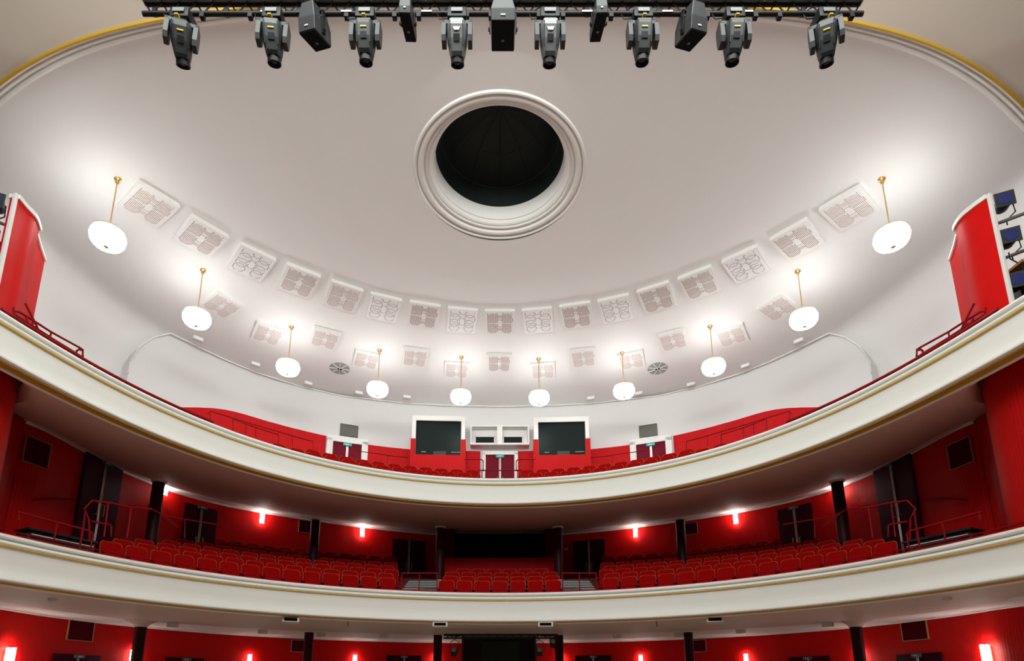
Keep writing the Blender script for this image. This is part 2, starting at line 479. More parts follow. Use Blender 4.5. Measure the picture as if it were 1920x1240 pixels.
# arch moulding between dome and stage portal
ar = Curve(arch, centre=(0, CY))
z_ar = [zceil(x, y) for x, y in ar.p]
def arch_sweep(prof):
    bm = BM(); rows = []
    for (x, y), n, z in zip(ar.p, ar.n, z_ar):
        rows.append([bm.verts.new((x + n[0] * o, y + n[1] * o, z + dz)) for o, dz in prof])
    for i in range(len(rows) - 1):
        for j in range(len(prof) - 1):
            bm.faces.new((rows[i][j], rows[i + 1][j], rows[i + 1][j + 1], rows[i][j + 1]))
    return bm
o = struct(obj('trim_1', arch_sweep([(-0.27, 0.06), (-0.255, -0.015), (-0.20, -0.05), (-0.17, -0.05), (-0.165, -0.03), (-0.13, -0.045), (-0.10, -0.075), (-0.085, -0.075), (-0.08, -0.055), (-0.04, -0.07), (-0.01, -0.10)]), TRIMW, smooth=True))
g = obj('gold_band', arch_sweep([(-0.01, -0.09), (-0.018, -0.11), (-0.005, -0.13), (0.025, -0.13), (0.042, -0.11), (0.045, -0.06)]), GOLD, o, True)
# stage portal ceiling
bm = BM(); rows = []
for (x, y), z in zip(ar.p, z_ar):
    n_ = Vector((x * 0.35, -1.0)).normalized()
    rows.append([bm.verts.new((x + n_[0] * q * 0.6, y + n_[1] * q, z - 0.10 - 0.02 * q)) for q in (0.03, 0.6, 2.0, 5.0, 9.0, 12.0)])
for i in range(len(rows) - 1):
    for j in range(5): bm.faces.new((rows[i][j], rows[i + 1][j], rows[i + 1][j + 1], rows[i][j + 1]))
struct(obj('ceiling_stage_portal', bm, TAN, smooth=True))

# faint moulding where dome meets the rear gallery wall
tp = [(240, 700), (243, 680), (262, 650), (290, 632), (319, 625), (350, 640), (385, 657), (430, 678), (478, 698), (560, 724), (643, 743), (768, 757), (831, 760), (937, 762.5)]
pts = []
for x, y in tp + [(2 * CX - x, y) for x, y in tp[:-1]][::-1]:
    h, ang, arc = W2.hit(x, y); pts.append(h)
# keep in front of the wall
pts3 = []
_px = tp + [(2 * CX - x, y) for x, y in tp[:-1]][::-1]
for q, (x, y) in zip(pts, _px):
    c = hitceil(x, y); b_ = c if c.y < q.y else q
    pts3.append(b_ * (1 - 0.03 / b_.length))
xs = np.array([[q.x, q.y, q.z] for q in pts3])
def spline3(P3, n=120):
    a = spline([(x, y) for x, y, z in P3], n); b = spline([(x, z) for x, y, z in P3], n)
    d = np.r_[0, np.cumsum(np.linalg.norm(np.diff(np.array(P3), axis=0), axis=1))]
    s = np.linspace(0, d[-1], n)
    return [(np.interp(u, d, [p[0] for p in P3]), np.interp(u, d, [p[1] for p in P3]), np.interp(u, d, [p[2] for p in P3])) for u in s]
bm = BM(); tube(bm, spline3(xs.tolist(), 160), 0.022, 6)
struct(obj('trim_2', bm, TRIMW, smooth=True))

# ------------------------------------------------------------------ gallery rear wall (upper plain, lower red boarding)
zt = np.array([q.z for q in pts])
az = [W2.hit(x, y)[2] for x, y in tp + [(2 * CX - x, y) for x, y in tp[:-1]][::-1]]
a_lo, a_hi = az[0], az[-1]
bm = BM(); sub = W2.sub(a_lo, a_hi, 200)
rows = []
for i, (p, n) in enumerate(zip(sub.p, sub.n)):
    zz = float(np.interp(a_lo + sub.s[i], az, zt))
    rows.append([bm.verts.new((p[0], p[1], z)) for z in (6.32, 8.0, max(zz, 8.05))])
    rows[-1].append(bm.verts.new((p[0] + n[0] * 0.9, p[1] + n[1] * 0.9, max(zz, 8.05) + 0.03)))
for i in range(len(rows) - 1):
    for j in range(3): bm.faces.new((rows[i][j], rows[i + 1][j], rows[i + 1][j + 1], rows[i][j + 1]))
for q, k in ((sub.p[0], 0), (sub.p[-1], -1)):
    n = sub.n[k]; e0 = bm.verts.new((q[0] + n[0] * .9, q[1] + n[1] * .9, 6.32)); r_ = rows[k]
    bm.faces.new((r_[0], r_[1], r_[2], r_[3], e0))
struct(obj('wall_rear_gallery', bm, mat('grey_white_plaster', (0.68, 0.67, 0.66), 0.75), smooth=True))
WZ = 8.80
W2i = W2.off(-0.04)
def wainscot(name, x0, x1, ztop, ends=None):
    """red boarding from picture x0 to x1 with its top rail"""
    a0 = W2i.hit(x0, 800)[2]; a1 = W2i.hit(x1, 800)[2]
    s_ = W2i.sub(a0, a1, 60)
    bm = BM(); uvl = bm.loops.layers.uv.verify(); rows = []
    for i in range(len(s_.p)):
        zz = ztop if np.isscalar(ztop) else float(np.interp(s_.s[i] / s_.s[-1], [q[0] for q in ztop], [q[1] for q in ztop]))
        p, n = s_.p[i], s_.n[i]
        rows.append([bm.verts.new((p[0] + n[0] * o, p[1] + n[1] * o, z)) for o, z in ((0, 6.33), (0, zz), (0.05, zz))])
    for i in range(len(rows) - 1):
        for j in range(2):
            f = bm.faces.new((rows[i][j], rows[i + 1][j], rows[i + 1][j + 1], rows[i][j + 1]))
            for lp, u_ in zip(f.loops, (s_.s[i], s_.s[i + 1], s_.s[i + 1], s_.s[i])): lp[uvl].uv = (u_, lp.vert.co.z)
    return struct(obj(name, bm, REDB, smooth=True))
def zw(x, y): return W2i.hit(x, y)[0].z
wL = [(326, 763), (345, 764), (372, 764.2), (400, 765.5), (420, 768), (440, 772), (460, 777.5), (480, 783.5), (520, 795), (560, 805.5), (613, 818)]
pr_ = []
a0 = W2i.hit(326, 800)[2]; a1 = W2i.hit(613, 800)[2]
for x, y in wL:
    h, an, ac = W2i.hit(x, y); pr_.append(((ac - a0) / (a1 - a0), h.z))
wainscot('wall_rear_wainscot_left', 326, 613, pr_)
wainscot('wall_rear_wainscot_right', 2 * CX - 613, 2 * CX - 326, [(1 - q[0], q[1]) for q in pr_][::-1])
wainscot('wall_rear_wainscot_left_inner', 690, 780, [(0, zw(690, 834)), (1, zw(770, 843))])
wainscot('wall_rear_wainscot_right_inner', 1096, 1184, [(0, zw(1104, 843)), (1, zw(1184, 834))])
wainscot('wall_rear_wainscot_centre_left', 868, 901, WZ)
wainscot('wall_rear_wainscot_centre_right', 970, 1006, WZ)

# ------------------------------------------------------------------ balconies
FP = [(0.34, -0.55), (0.34, -0.03), (0.30, 0.0), (0.05, 0.0), (0.0, -0.012), (-0.03, -0.04), (-0.04, -0.065), (-0.025, -0.09), (0.035, -0.10), (0.045, -0.115),
      (0.0, -0.13), (-0.03, -0.155), (-0.035, -0.18), (-0.015, -0.205), (0.02, -0.21)]
FB = [(0.02, -0.235), (0.03, -0.25), (0.035, -0.36), (0.05, -0.50), (0.05, -0.62), (0.02, -0.70), (-0.035, -0.755), (-0.07, -0.79), (-0.085, -0.815), (-0.08, -0.84), (-0.05, -0.86), (-0.02, -0.865)]
def balcony(name, label, rim, Z, soff_inner, smat, step_d, step_h, f0, rows_n, gold_w):
    t = thing(name, label, 'balcony')
    bm = BM(); rim.sweep(bm, FP, Z); obj('parapet_cap', fixn(bm), FASC, t, True)
    bm = BM(); rim.sweep(bm, [(0.02, -0.205), (-0.02, -0.21), (-0.025, -0.232), (0.03, -0.24)], Z); obj('gold_band', bm, GOLD, t, True)
    bm = BM(); rim.sweep(bm, FB, Z); obj('parapet_front', bm, FASC, t, True)
    bm = BM(); rim.sweep(bm, [(-0.03, -0.855), (-0.01, -0.885), (0.04, -0.87), (gold_w - .03, -0.87), (gold_w, -0.885)], Z); obj('ochre_edge', bm, GOLDD, t, True)
    bm = BM(); rim.sweep(bm, [(gold_w - .01, -0.875), (gold_w + 0.01, -0.91), (gold_w + 0.04, -0.91), (gold_w + 0.06, -0.875)], Z); obj('edge_bead', bm, TRIMW, t, True)
    # soffit: lofted from the rim to the inner curve
    bm = BM(); n = 200
    A = [rim.at(a)[:2] for a in np.linspace(0, rim.s[-1], n)]
    rn = rim.off(gold_w + 0.03)
    A = [rn.at(a)[:2] for a in np.linspace(0, rn.s[-1], n)]
    ic, iz = soff_inner
    B = []
    for x, y in A:                                     # matched by direction from the hall centre
        f = (ic.p[:, 0]) * (y - 4) - (ic.p[:, 1] - 4) * x
        k = [i for i in range(len(f) - 1) if f[i] * f[i + 1] <= 0 and (ic.p[i, 1] > 4 or abs(x) > 5)]
        best = None
        for i in k:
            tt = f[i] / (f[i] - f[i + 1]) if f[i] != f[i + 1] else 0
            q = ic.p[i] * (1 - tt) + ic.p[i + 1] * tt
            if q[0] * x + (q[1] - 4) * (y - 4) > 0: best = q
        if best is None: best = ic.p[0] if x < 0 else ic.p[-1]
        B.append(best)
    rows = []
    for (x, y), q in zip(A, B):
        rr = []
        for j in range(7):
            u = j / 6
            rr.append(bm.verts.new((x * (1 - u) + q[0] * u, y * (1 - u) + q[1] * u, (Z - 0.885) * (1 - u ** 1.6) + iz * u ** 1.6)))
        rows.append(rr)
    for i in range(n - 1):
        for j in range(6): bm.faces.new((rows[i][j], rows[i + 1][j], rows[i + 1][j + 1], rows[i][j + 1]))
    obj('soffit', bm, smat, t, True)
    prof = [(0.30, f0 - Z)]
    for k in range(rows_n):
        prof += [(0.30 + step_d * (k + 1) if k else 0.42 + step_d, f0 + step_h * k - Z), (0.30 + step_d * (k + 1) if k else 0.42 + step_d, f0 + step_h * (k + 1) - Z)]
    bm = BM(); rim.sub(2.2, rim.s[-1] - 2.2, 200).sweep(bm, prof + [(prof[-1][0] + 1.2, prof[-1][1])], Z); obj('terrace', bm, CARPR, t)
    return t
soff1_in = imgcurve([(0, 1128), (160, 1152), (265, 1165), (440, 1177), (580, 1184), (690, 1187), (790, 1190), (937, 1192)], 1.86, ext=[(12.6, 9), (12.4, 6)])
soff2_in = imgcurve([(60, 791), (100, 809), (160, 841), (235, 881), (298, 903), (345, 919), (400, 935), (480, 951), (590, 969.5), (700, 982), (760, 988), (825, 994), (937, 1004)], 6.0, deg=4, xmax=890)
soff2_in = Curve(np.vstack([SIDE[-1][:60], soff2_in.p, SIDE[1][::-1][20:]]))
F1, F2 = 2.27, 5.78
RD1, RH1 = 0.80, 0.285
RD2, RH2 = 0.80, 0.42
bal1 = balcony('lower_balcony', 'white lower balcony with curved parapet, gold line and red seating above the stalls', rim1, Z1, (soff1_in, 1.86), SOFF1, RD1, RH1, F1, 7, 0.16)
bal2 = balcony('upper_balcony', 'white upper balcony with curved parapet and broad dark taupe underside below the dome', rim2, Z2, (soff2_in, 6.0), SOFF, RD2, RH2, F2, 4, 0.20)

# cornice strips beyond the soffits
def strip(name, ca, za, cb, zb, m, n=220):
    bm = BM()
    A = [ca.at(a)[:2] for a in np.linspace(0, ca.s[-1], n)]; B = [cb.at(a)[:2] for a in np.linspace(0, cb.s[-1], n)]
    va = [bm.verts.new((x, y, za)) for x, y in A]; vb = [bm.verts.new((x, y, zb)) for x, y in B]
    for i in range(n - 1): bm.faces.new((va[i], va[i + 1], vb[i + 1], vb[i]))
    return obj(name, bm, m, smooth=True)
struct(strip('ceiling_lower_balcony_cove', soff2_in, 6.0, wall1, CZ, WHITE))
struct(strip('ceiling_stalls_recess', soff1_in, 1.86, wall0, 2.0, WHITE))
bm = BM(); wall0.off(-0.02).sweep(bm, [(0, -0.05), (-0.10, -0.04), (-0.12, 0.0), (-0.12, 0.05)], 2.0)
struct(obj('trim_3', bm, TRIMW, smooth=True))
bm = BM(); wall1.off(-0.01).sweep(bm, [(0, -0.06), (-0.04, -0.05), (-0.06, 0.03)], CZ)
struct(obj('trim_4', bm, TRIMW, smooth=True))

# rear walls of stalls and first balcony
bm = BM(); wall1.sweep(bm, [(0, 2.35), (0, CZ)], 0, uv=True); struct(obj('wall_rear_lower_balcony', bm, REDW, smooth=True))
bm = BM(); wall0.sweep(bm, [(0, FLOOR), (0, 2.02)], 0, uv=True); struct(obj('wall_rear_stalls', bm, REDW, smooth=True))

# curved red side screens of the first balcony
for sgn, side in ((-1, 'left'), (1, 'right')):
    c = Curve(SIDE[sgn])
    bm = BM(); c.sweep(bm, [(0, Z1 - .02), (0, 6.25)], 0, uv=True)
    w = struct(obj('wall_' + side + '_lower_balcony', bm, REDW, smooth=True))
    bm = BM(); box(bm, (sgn * 9.25, 8.86, 4.1), (0.09, 0.12, 2.8), bev=0.01)
    e = obj('white_edge', bm, TRIMW, w)
    c0 = Curve(spline([(sgn * 15.0, 7.2), (sgn * 15.0, 3), (sgn * 15.0, -3)], 20))
    bm = BM(); c0.sweep(bm, [(0, FLOOR), (0, 2.02)], 0, uv=True)
    struct(obj('wall_' + side + '_stalls', bm, REDW, smooth=True))

wall1x = Curve(np.vstack([SIDE[-1][:-1], wall1.p, SIDE[1][::-1][1:]]))

# floor
bm = BM(); box(bm, (0, 11, FLOOR - 0.05), (32, 34, 0.1)); struct(obj('floor', bm, CARPF))

# ------------------------------------------------------------------ upper curved red screens with white caps
for sgn, side in ((-1, 'left'), (1, 'right')):
    t = thing('curved_screen', 'tall curved red screen with white cap standing on the %s end of the upper balcony' % side, 'screen')
    ox = 0.0 if sgn > 0 else 0.10
    pl = [(8.87 - ox, 9.0), (8.80, 9.22), (8.765 + ox * .5, 9.46), (8.82 + ox, 9.68), (8.88 + ox, 9.78)]
    c = Curve(spline([(sgn * x, y) for x, y in pl], 40), centre=(0, 9))
    top, zb = 8.70, Z2 - 0.3
    bm = BM(); c.sweep(bm, [(0, zb), (0, top), (0.12, top), (0.12, zb)], 0, closed=True, uv=True); obj('panel', bm, REDS, t, True)
    bm = BM(); c.sweep(bm, [(-0.035, top - 0.01), (-0.045, top + 0.05), (-0.03, top + 0.08), (0.15, top + 0.08), (0.15, top - 0.01)], 0, closed=True); obj('cap', fixn(bm), TRIMW, t, True)
    bm = BM(); box(bm, (sgn * (8.89 - ox), 8.975, (zb + top) / 2 + 0.03), (0.06, 0.06, top - zb + 0.07), bev=0.01); obj('edge_strip', bm, TRIMW, t)
    # lower wing with sloping top
    pl2 = [(8.89 + ox, 9.76), (8.96 + ox, 9.95), (9.03 + ox, 10.2)]
    c2 = Curve(spline([(sgn * x, y) for x, y in pl2], 12), centre=(0, 9))
    bm = BM(); rows = []; uvl = bm.loops.layers.uv.verify()
    zt_ = lambda u: 8.58 - 0.22 * u
    for p_, n_, s_ in zip(c2.p, c2.n, c2.s):
        u = s_ / c2.s[-1]
        rows.append(([bm.verts.new((p_[0] + n_[0] * o, p_[1] + n_[1] * o, z)) for o, z in ((0, zb), (0, zt_(u)), (0.1, zt_(u)), (0.1, zb))], s_))
    for (A, sa), (B, sb) in zip(rows, rows[1:]):
        for j in range(4):
            f = bm.faces.new((A[j], B[j], B[(j + 1) % 4], A[(j + 1) % 4]))
            for lp, u_ in zip(f.loops, (sa, sb, sb, sa)): lp[uvl].uv = (u_, lp.vert.co.z)
    bm.faces.new(rows[0][0]); bm.faces.new(rows[-1][0][::-1])
    wg = obj('wing', fixn(bm), REDS, t, True)
    bm = BM(); rows = []
    for p_, n_, s_ in zip(c2.p, c2.n, c2.s):
        u = s_ / c2.s[-1]
        rows.append([bm.verts.new((p_[0] + n_[0] * o, p_[1] + n_[1] * o, zt_(u) + z)) for o, z in ((-0.03, -0.01), (-0.03, 0.05), (0.13, 0.05), (0.13, -0.01))])
    for A, B in zip(rows, rows[1:]):
        for j in range(4): bm.faces.new((A[j], B[j], B[(j + 1) % 4], A[(j + 1) % 4]))
    bm.faces.new(rows[0]); bm.faces.new(rows[-1][::-1])
    obj('wing_cap', fixn(bm), TRIMW, wg, True)

# ------------------------------------------------------------------ columns
def column(px, py_top, ztop, zbot, label, r=0.155, flare=False):
    p = atz(px, py_top, ztop)
    t = thing('column', label, 'column', (p.x, p.y, zbot), 0, 'dark columns under the balconies')
    h = ztop - zbot
    bm = BM(); lathe(bm, [(0, 0), (r * 1.0, 0), (r, 0.01), (r, h), (0, h)], 28); obj('shaft', fixn(bm), COLM, t, True)
    bm = BM()
    if flare: lathe(bm, [(r * 1.02, h - 0.16), (r * 1.4, h - 0.08), (r * 2.2, h), (r * 3.0, h + 0.03), (0, h + 0.04)], 32)
    else: lathe(bm, [(r * 1.02, h - 0.03), (r * 1.25, h - 0.01), (r * 1.3, h + 0.03), (0, h + 0.03)], 28)
    obj('capital', fixn(bm), SOFF1, t, True)
    bm = BM(); lathe(bm, [(r * 1.15, 0), (r * 1.15, 0.1), (r * 1.0, 0.13)], 28); obj('base', fixn(bm), COLM, t, True)
    return p
NM = ['leftmost', 'second from the left', 'third from the left', 'third from the right', 'second from the right', 'rightmost']
for i, (x, y) in enumerate([(298, 904), (592, 975), (826, 990), (1046, 990), (1275, 975), (1569, 904)]):
    zt2 = 5.58
    p = atz(x, y, zt2)
    d = 4.0
    column(x, y, zt2, 2.4 if abs(x - CX) > 200 else 2.5, 'slim dark column between the two balconies, %s of six' % NM[i])
for i, (x, y) in enumerate([(266, 1166), (580, 1185), (821, 1190), (1048, 1190), (1290, 1185), (1603, 1166)]):
    column(x, y, 1.84, FLOOR, 'dark column under the lower balcony in the stalls, %s of six' % NM[i], r=0.15 if 0 < i < 5 else 0.155, flare=i in (0, 5))

# ------------------------------------------------------------------ doors
dn = [0]
def door(curve, x0, x1, ytop, zbot, m, sign=TEAL, frame=None, handles=True):
    dn[0] += 1
    xc = (x0 + x1) / 2
    h, ang, arc = curve.hit(xc, ytop)
    a0 = curve.hit(x0, ytop)[0]; a1 = curve.hit(x1, ytop)[0]
    w = (a1 - a0).to_2d().length; ht = h.z - zbot
    r = bpy.data.objects.new('door_%d' % dn[0], None); link(r); struct(r)
    nn = Vector((-math.sin(ang), math.cos(ang)))
    if nn.dot(Vector((h.x, h.y - 8))) < 0: ang += PI
    # local -y faces the hall
    r.location = (h.x, h.y, zbot); r.rotation_euler = (0, 0, ang)
    sag = 0.06 + w * w / 8 / 14
    for s in (-1, 1):
        bm = BM(); box(bm, (s * w / 4, -sag, ht / 2), (w / 2 - 0.012, 0.05, ht), bev=0.004)
        lf = obj('door_leaf', bm, m, r)
        bm = BM(); box(bm, (s * 0.022, -sag - 0.035, ht / 2), (0.022, 0.02, ht * 0.98)); obj('meeting_strip', bm, STEEL, lf)
        if handles:
            bm = BM()
            zc = ht * 0.46 if ht > 1.5 else ht * 0.5
            X = s * 0.11
            tube(bm, [(X, -sag - 0.02, zc - 0.16), (X, -sag - 0.09, zc - 0.16), (X, -sag - 0.09, zc + 0.16), (X, -sag - 0.02, zc + 0.16)], 0.014, 8)
            obj('pull_handle', bm, BRASS, lf)
    if sign:
        bm = BM(); box(bm, (0, -sag - 0.07, ht - 0.06), (0.30, 0.07, 0.09), bev=0.005)
        sg = obj('exit_sign', bm, sign, r)
        bm = BM()
        box(bm, (-0.05, -sag - 0.107, ht - 0.06), (0.05, 0.004, 0.035)); prism(bm, [(0.01, ht - 0.085), (0.06, ht - 0.06), (0.01, ht - 0.035)], -sag - 0.109, -sag - 0.105)
        obj('sign_symbol', bm, SIGNW, sg)
    if frame:
        fw = frame
        bm = BM()
        for s in (-1, 1):
            box(bm, (s * (w / 2 + fw / 2), -sag - 0.03, ht / 2 + fw * .3), (fw, 0.16, ht + fw * .6), bev=0.01)
            box(bm, (s * (w / 2 + fw * 0.25), -sag - 0.10, ht / 2 + fw * .2), (fw * .2, 0.06, ht + fw * .2), bev=0.01)
        box(bm, (0, -sag - 0.03, ht + fw / 2), (w + 2 * fw, 0.16, fw), bev=0.01)
        obj('door_frame', bm, TRIMW, r)
    return r
wall1d = wall1
# first balcony
door(wall1, 155, 230, 866, 3.55, DOORM, TEALD)
door(wall1, 345, 408, 951, 3.6, DOORM, TEALD)
door(wall1, 736, 797, 1014, 3.75, DOORM, None)
door(wall1, 1075, 1134, 1014, 3.75, DOORM, None)
door(wall1, 1458, 1523, 951, 3.6, DOORM, TEALD)
door(wall1, 1638, 1713, 866, 3.55, DOORM, TEALD)
# gallery
door(W2, 624, 678, 834, 6.6, DOORG, TEAL, 0.22)
door(W2, 911, 964, 856, 6.6, DOORG, TEAL, 0.14)
door(W2, 1193, 1248, 834, 6.6, DOORG, TEAL, 0.22)
# stalls
for x0, x1, y in ((97, 186, 1228), (310, 382, 1234), (725, 790, 1230), (1079, 1146, 1230), (1480, 1556, 1232), (1682, 1768, 1226)):
    door(wall0, x0, x1, y, FLOOR + 0.9, DOORM, TEALD)

# ------------------------------------------------------------------ wall frames (dark panels with thin gilt edge)
def wall_frame(curve, x0, x1, y0, y1, name, label, cat, mf, mi, fr=0.02, th=0.03, grp=None):
    xc, yc = (x0 + x1) / 2, (y0 + y1) / 2
    h, ang, arc = curve.hit(xc, yc)
    a0 = curve.hit(x0, yc)[0]; a1 = curve.hit(x1, yc)[0]
    w = (a1 - a0).to_2d().length
    zt1 = curve.hit(xc, y0)[0].z; zb1 = curve.hit(xc, y1)[0].z; ht = zt1 - zb1
    nn = Vector((-math.sin(ang), math.cos(ang)))
    if nn.dot(Vector((h.x, h.y - 8))) < 0: ang += PI
    t = thing(name, label, cat, (h.x, h.y, zb1), ang, grp)
    sag = 0.015 + w * w / 8 / 12
    bm = BM(); box(bm, (0, -sag, ht / 2), (w, th, ht)); obj('panel', bm, mi, t)
    bm = BM()
    for s in (-1, 1):
        box(bm, (s * w / 2, -sag - 0.01, ht / 2), (fr, th + 0.02, ht + fr)); box(bm, (0, -sag - 0.01, ht / 2 + s * ht / 2), (w + fr, th + 0.02, fr))
    obj('frame', bm, mf, t)
    return t
MAR = mat('maroon_panel', (0.07, 0.001, 0.005), 0.8, spec=0.05)
EDG = mat('dull_gilt', (0.38, 0.20, 0.09), 0.5)
FR = ((wall1x, 42, 92, 824, 874, 'dark red framed panel high on the wall at the far left of the lower balcony'),
      (wall1x, 1779, 1826, 826, 876, 'dark red framed panel high on the wall at the far right of the lower balcony'),
      (wall1, 560, 588, 977, 1000, 'dark red framed panel beside the second column from the left, lower balcony'),
      (wall1, 1283, 1308, 981, 1003, 'dark red framed panel beside the second column from the right, lower balcony'),
      (wall0, 126, 174, 1165, 1202, 'gilt-edged maroon panel in the stalls left of the leftmost column'),
      (wall0, 546, 578, 1201, 1223, 'gilt-edged maroon panel in the stalls beside the second column from left'),
      (wall0, 1286, 1324, 1201, 1223, 'gilt-edged maroon panel in the stalls beside the second column from right'),
      (wall0, 1692, 1740, 1164, 1201, 'gilt-edged maroon panel in the stalls right of the rightmost column'))
for c, x0, x1, y0, y1, lb in FR:
    wall_frame(c, x0, x1, y0, y1, 'wall_panel', lb, 'panel', EDG, MAR, grp='framed wall panels')
for x0, x1, s in ((638, 671, 'left'), (1199, 1232, 'right')):
    wall_frame(W2, x0, x1, 798, 819, 'ventilation_grille', 'dark olive rectangular grille above the %s door of the upper balcony' % s, 'vent', VENT, VENT, 0.02, grp='grilles above the upper doors')
wall_frame(wall1, 1059, 1065, 1028, 1032, 'wall_plate', 'tiny pale plate on the red wall left of the right centre door', 'plate', LGREY, LGREY, 0.01)

# ------------------------------------------------------------------ sconces
def make_sconce(label, big=False):
    t = thing('wall_sconce', label, 'wall lamp', (0, 0, 0), 0, 'crystal wall sconces')
    bm = BM(); box(bm, (0, -0.02, 0), (0.10, 0.04, 0.32), bev=0.006); obj('back_plate', bm, BRASS, t)
    bm = BM()
    for k in range(9):
        a = -PI * k / 8
        box(bm, (0.06 * math.cos(a), -0.05 + 0.06 * math.sin(a), 0.0), (0.024, 0.02, 0.38 + 0.02 * (k % 2)), Matrix.Rotation(a, 3, 'Z'), bev=0.004)
    obj('crystal_shade', bm, SCON, t)
    return t
sc0 = None
SCP = [(wall1, 308, 918, 'hidden partly behind the leftmost column of the lower balcony'), (wall1, 491, 972, 'left of the second column from left, lower balcony'),
       (wall1, 679, 998, 'on the red wall left of the left centre door, lower balcony'), (wall1, 1192, 999, 'on the red wall right of the right centre door, lower balcony'),
       (wall1, 1380, 973, 'right of the second column from right, lower balcony'), (wall1, 1577, 919, 'just right of the rightmost column of the lower balcony'),
       (wall0, 10, 1234, 'at the extreme lower left of the stalls wall'), (wall0, 246, 1231, 'just left of the leftmost column in the stalls'),
       (wall0, 467, 1238, 'in the stalls between the two left columns'), (wall0, 665, 1238, 'in the stalls between second and third columns from left'),
       (wall0, 815, 1240, 'in the stalls beside the left centre column'), (wall0, 1054, 1240, 'in the stalls beside the right centre column'),
       (wall0, 1202, 1238, 'in the stalls between third and second columns from right'), (wall0, 1400, 1237, 'in the stalls between the two right columns'),
       (wall0, 1616, 1233, 'just right of the rightmost column in the stalls'), (wall0, 1857, 1228, 'at the extreme lower right of the stalls wall')]
for c, x, y, lb in SCP:
    h, ang, arc = c.hit(x, y)
    if Vector((-math.sin(ang), math.cos(ang))).dot(Vector((h.x, h.y - 8))) < 0: ang += PI
    lab = 'glowing crystal wall sconce ' + lb
    k_ = 1.7 if x in (10, 1857) else 1.0
    if sc0 is None:
        sc0 = make_sconce(lab); sc0.location = h; sc0.rotation_euler = (0, 0, ang)
    else:
        r_ = dup(sc0, h, (0, 0, ang), lab); r_.scale = (k_, k_, k_ ** .5)

# ------------------------------------------------------------------ pendant lamps
LZ = 9.55
LAMP_W = 2.5
def make_pendant(label, rod):
    t = thing('pendant_lamp', label, 'pendant lamp', (0, 0, 0), 0, 'pendant crystal lamps around the dome')
    return t
bowl_prof = [(0.0, -0.22), (0.10, -0.218), (0.20, -0.20), (0.285, -0.15), (0.33, -0.07), (0.345, 0.02), (0.335, 0.08), (0.29, 0.145), (0.20, 0.17), (0.0, 0.175)]
def bowl_mesh():
    bm = BM(); seg = 40; rings = []
    lathe(bm, bowl_prof, seg)
    for v in bm.verts:
        r = math.hypot(v.co.x, v.co.y)
        if r > 0.05:
            k = 1 + 0.018 * math.cos(20 * math.atan2(v.co.y, v.co.x)); v.co.x *= k; v.co.y *= k
    return fixn(bm)
order = ['extreme left', 'second from the left', 'third from the left', 'fourth from the left', 'left one of centre pair', 'right one of centre pair', 'fourth from the right', 'third from the right', 'second from the right', 'extreme right']
LP = [(202, 447, 340), (369, 598, 511), (540, 690, 613), (708, 731, 659), (864, 745, 677)]
LP = LP + [(1011, 747, 679), (1170, 734, 662), (1338, 689, 613), (1507, 599, 511), (1672, 447, 338)]
bowl_me = None
for i, (x, y, yt) in enumerate(LP):
    p = atz(x, y, LZ)
    zc = zceil(p.x, p.y)
    rod = zc - LZ
    t = thing('pendant_lamp', 'round lit crystal pendant lamp on a brass rod, %s of the ten' % order[i] if i not in (4, 5) else 'round lit crystal pendant lamp on a brass rod, %s' % order[i], 'pendant lamp', tuple(p), 0, 'pendant crystal lamps around the dome')
    if bowl_me is None:
        o = obj('bowl_shade', bowl_mesh(), [LAMP, LAMPT], t, False); bowl_me = o.data
        for pl_ in bowl_me.polygons: pl_.material_index = 1 if pl_.center.z > 0.06 else 0
    else:
        o = bpy.data.objects.new('bowl_shade', bowl_me); link(o); o.parent = t
    bm = BM(); lathe(bm, [(0.0, -0.25), (0.02, -0.245), (0.035, -0.228), (0.05, -0.222), (0.0, -0.215)], 16); obj('finial', fixn(bm), BRASS, t, True)
    bm = BM(); lathe(bm, [(0.30, 0.155), (0.312, 0.152), (0.312, 0.17), (0.295, 0.17)], 40); obj('top_rim', fixn(bm), BRASS, t, True)
    bm = BM(); tube(bm, [(0, 0, 0.17), (0, 0, rod - 0.02)], 0.014, 8); obj('rod', bm, BRASS, t, True)
    bm = BM(); lathe(bm, [(0.0, 0.17), (0.05, 0.172), (0.035, 0.21), (0.022, 0.26), (0.014, 0.30)], 16); obj('socket_cup', fixn(bm), BRASS, t, True)
    bm = BM(); lathe(bm, [(0.014, rod - 0.12), (0.04, rod - 0.10), (0.03, rod - 0.05), (0.075, rod - 0.02), (0.08, rod + 0.03), (0.0, rod + 0.03)], 20); obj('ceiling_rose', fixn(bm), BRASS, t, True)

# bulbs shining out of the open tops of the shades
    l = bpy.data.lights.new('bulb_light', 'AREA'); l.shape = 'DISK'; l.size = 0.5; l.energy = LAMP_W; l.color = (0.97, 1.0, 0.99)
    lo_ = bpy.data.objects.new('bulb_light', l); link(lo_); lo_.parent = t; lo_.location = (0, 0, 0.2); lo_.rotation_euler = (PI, 0, 0)

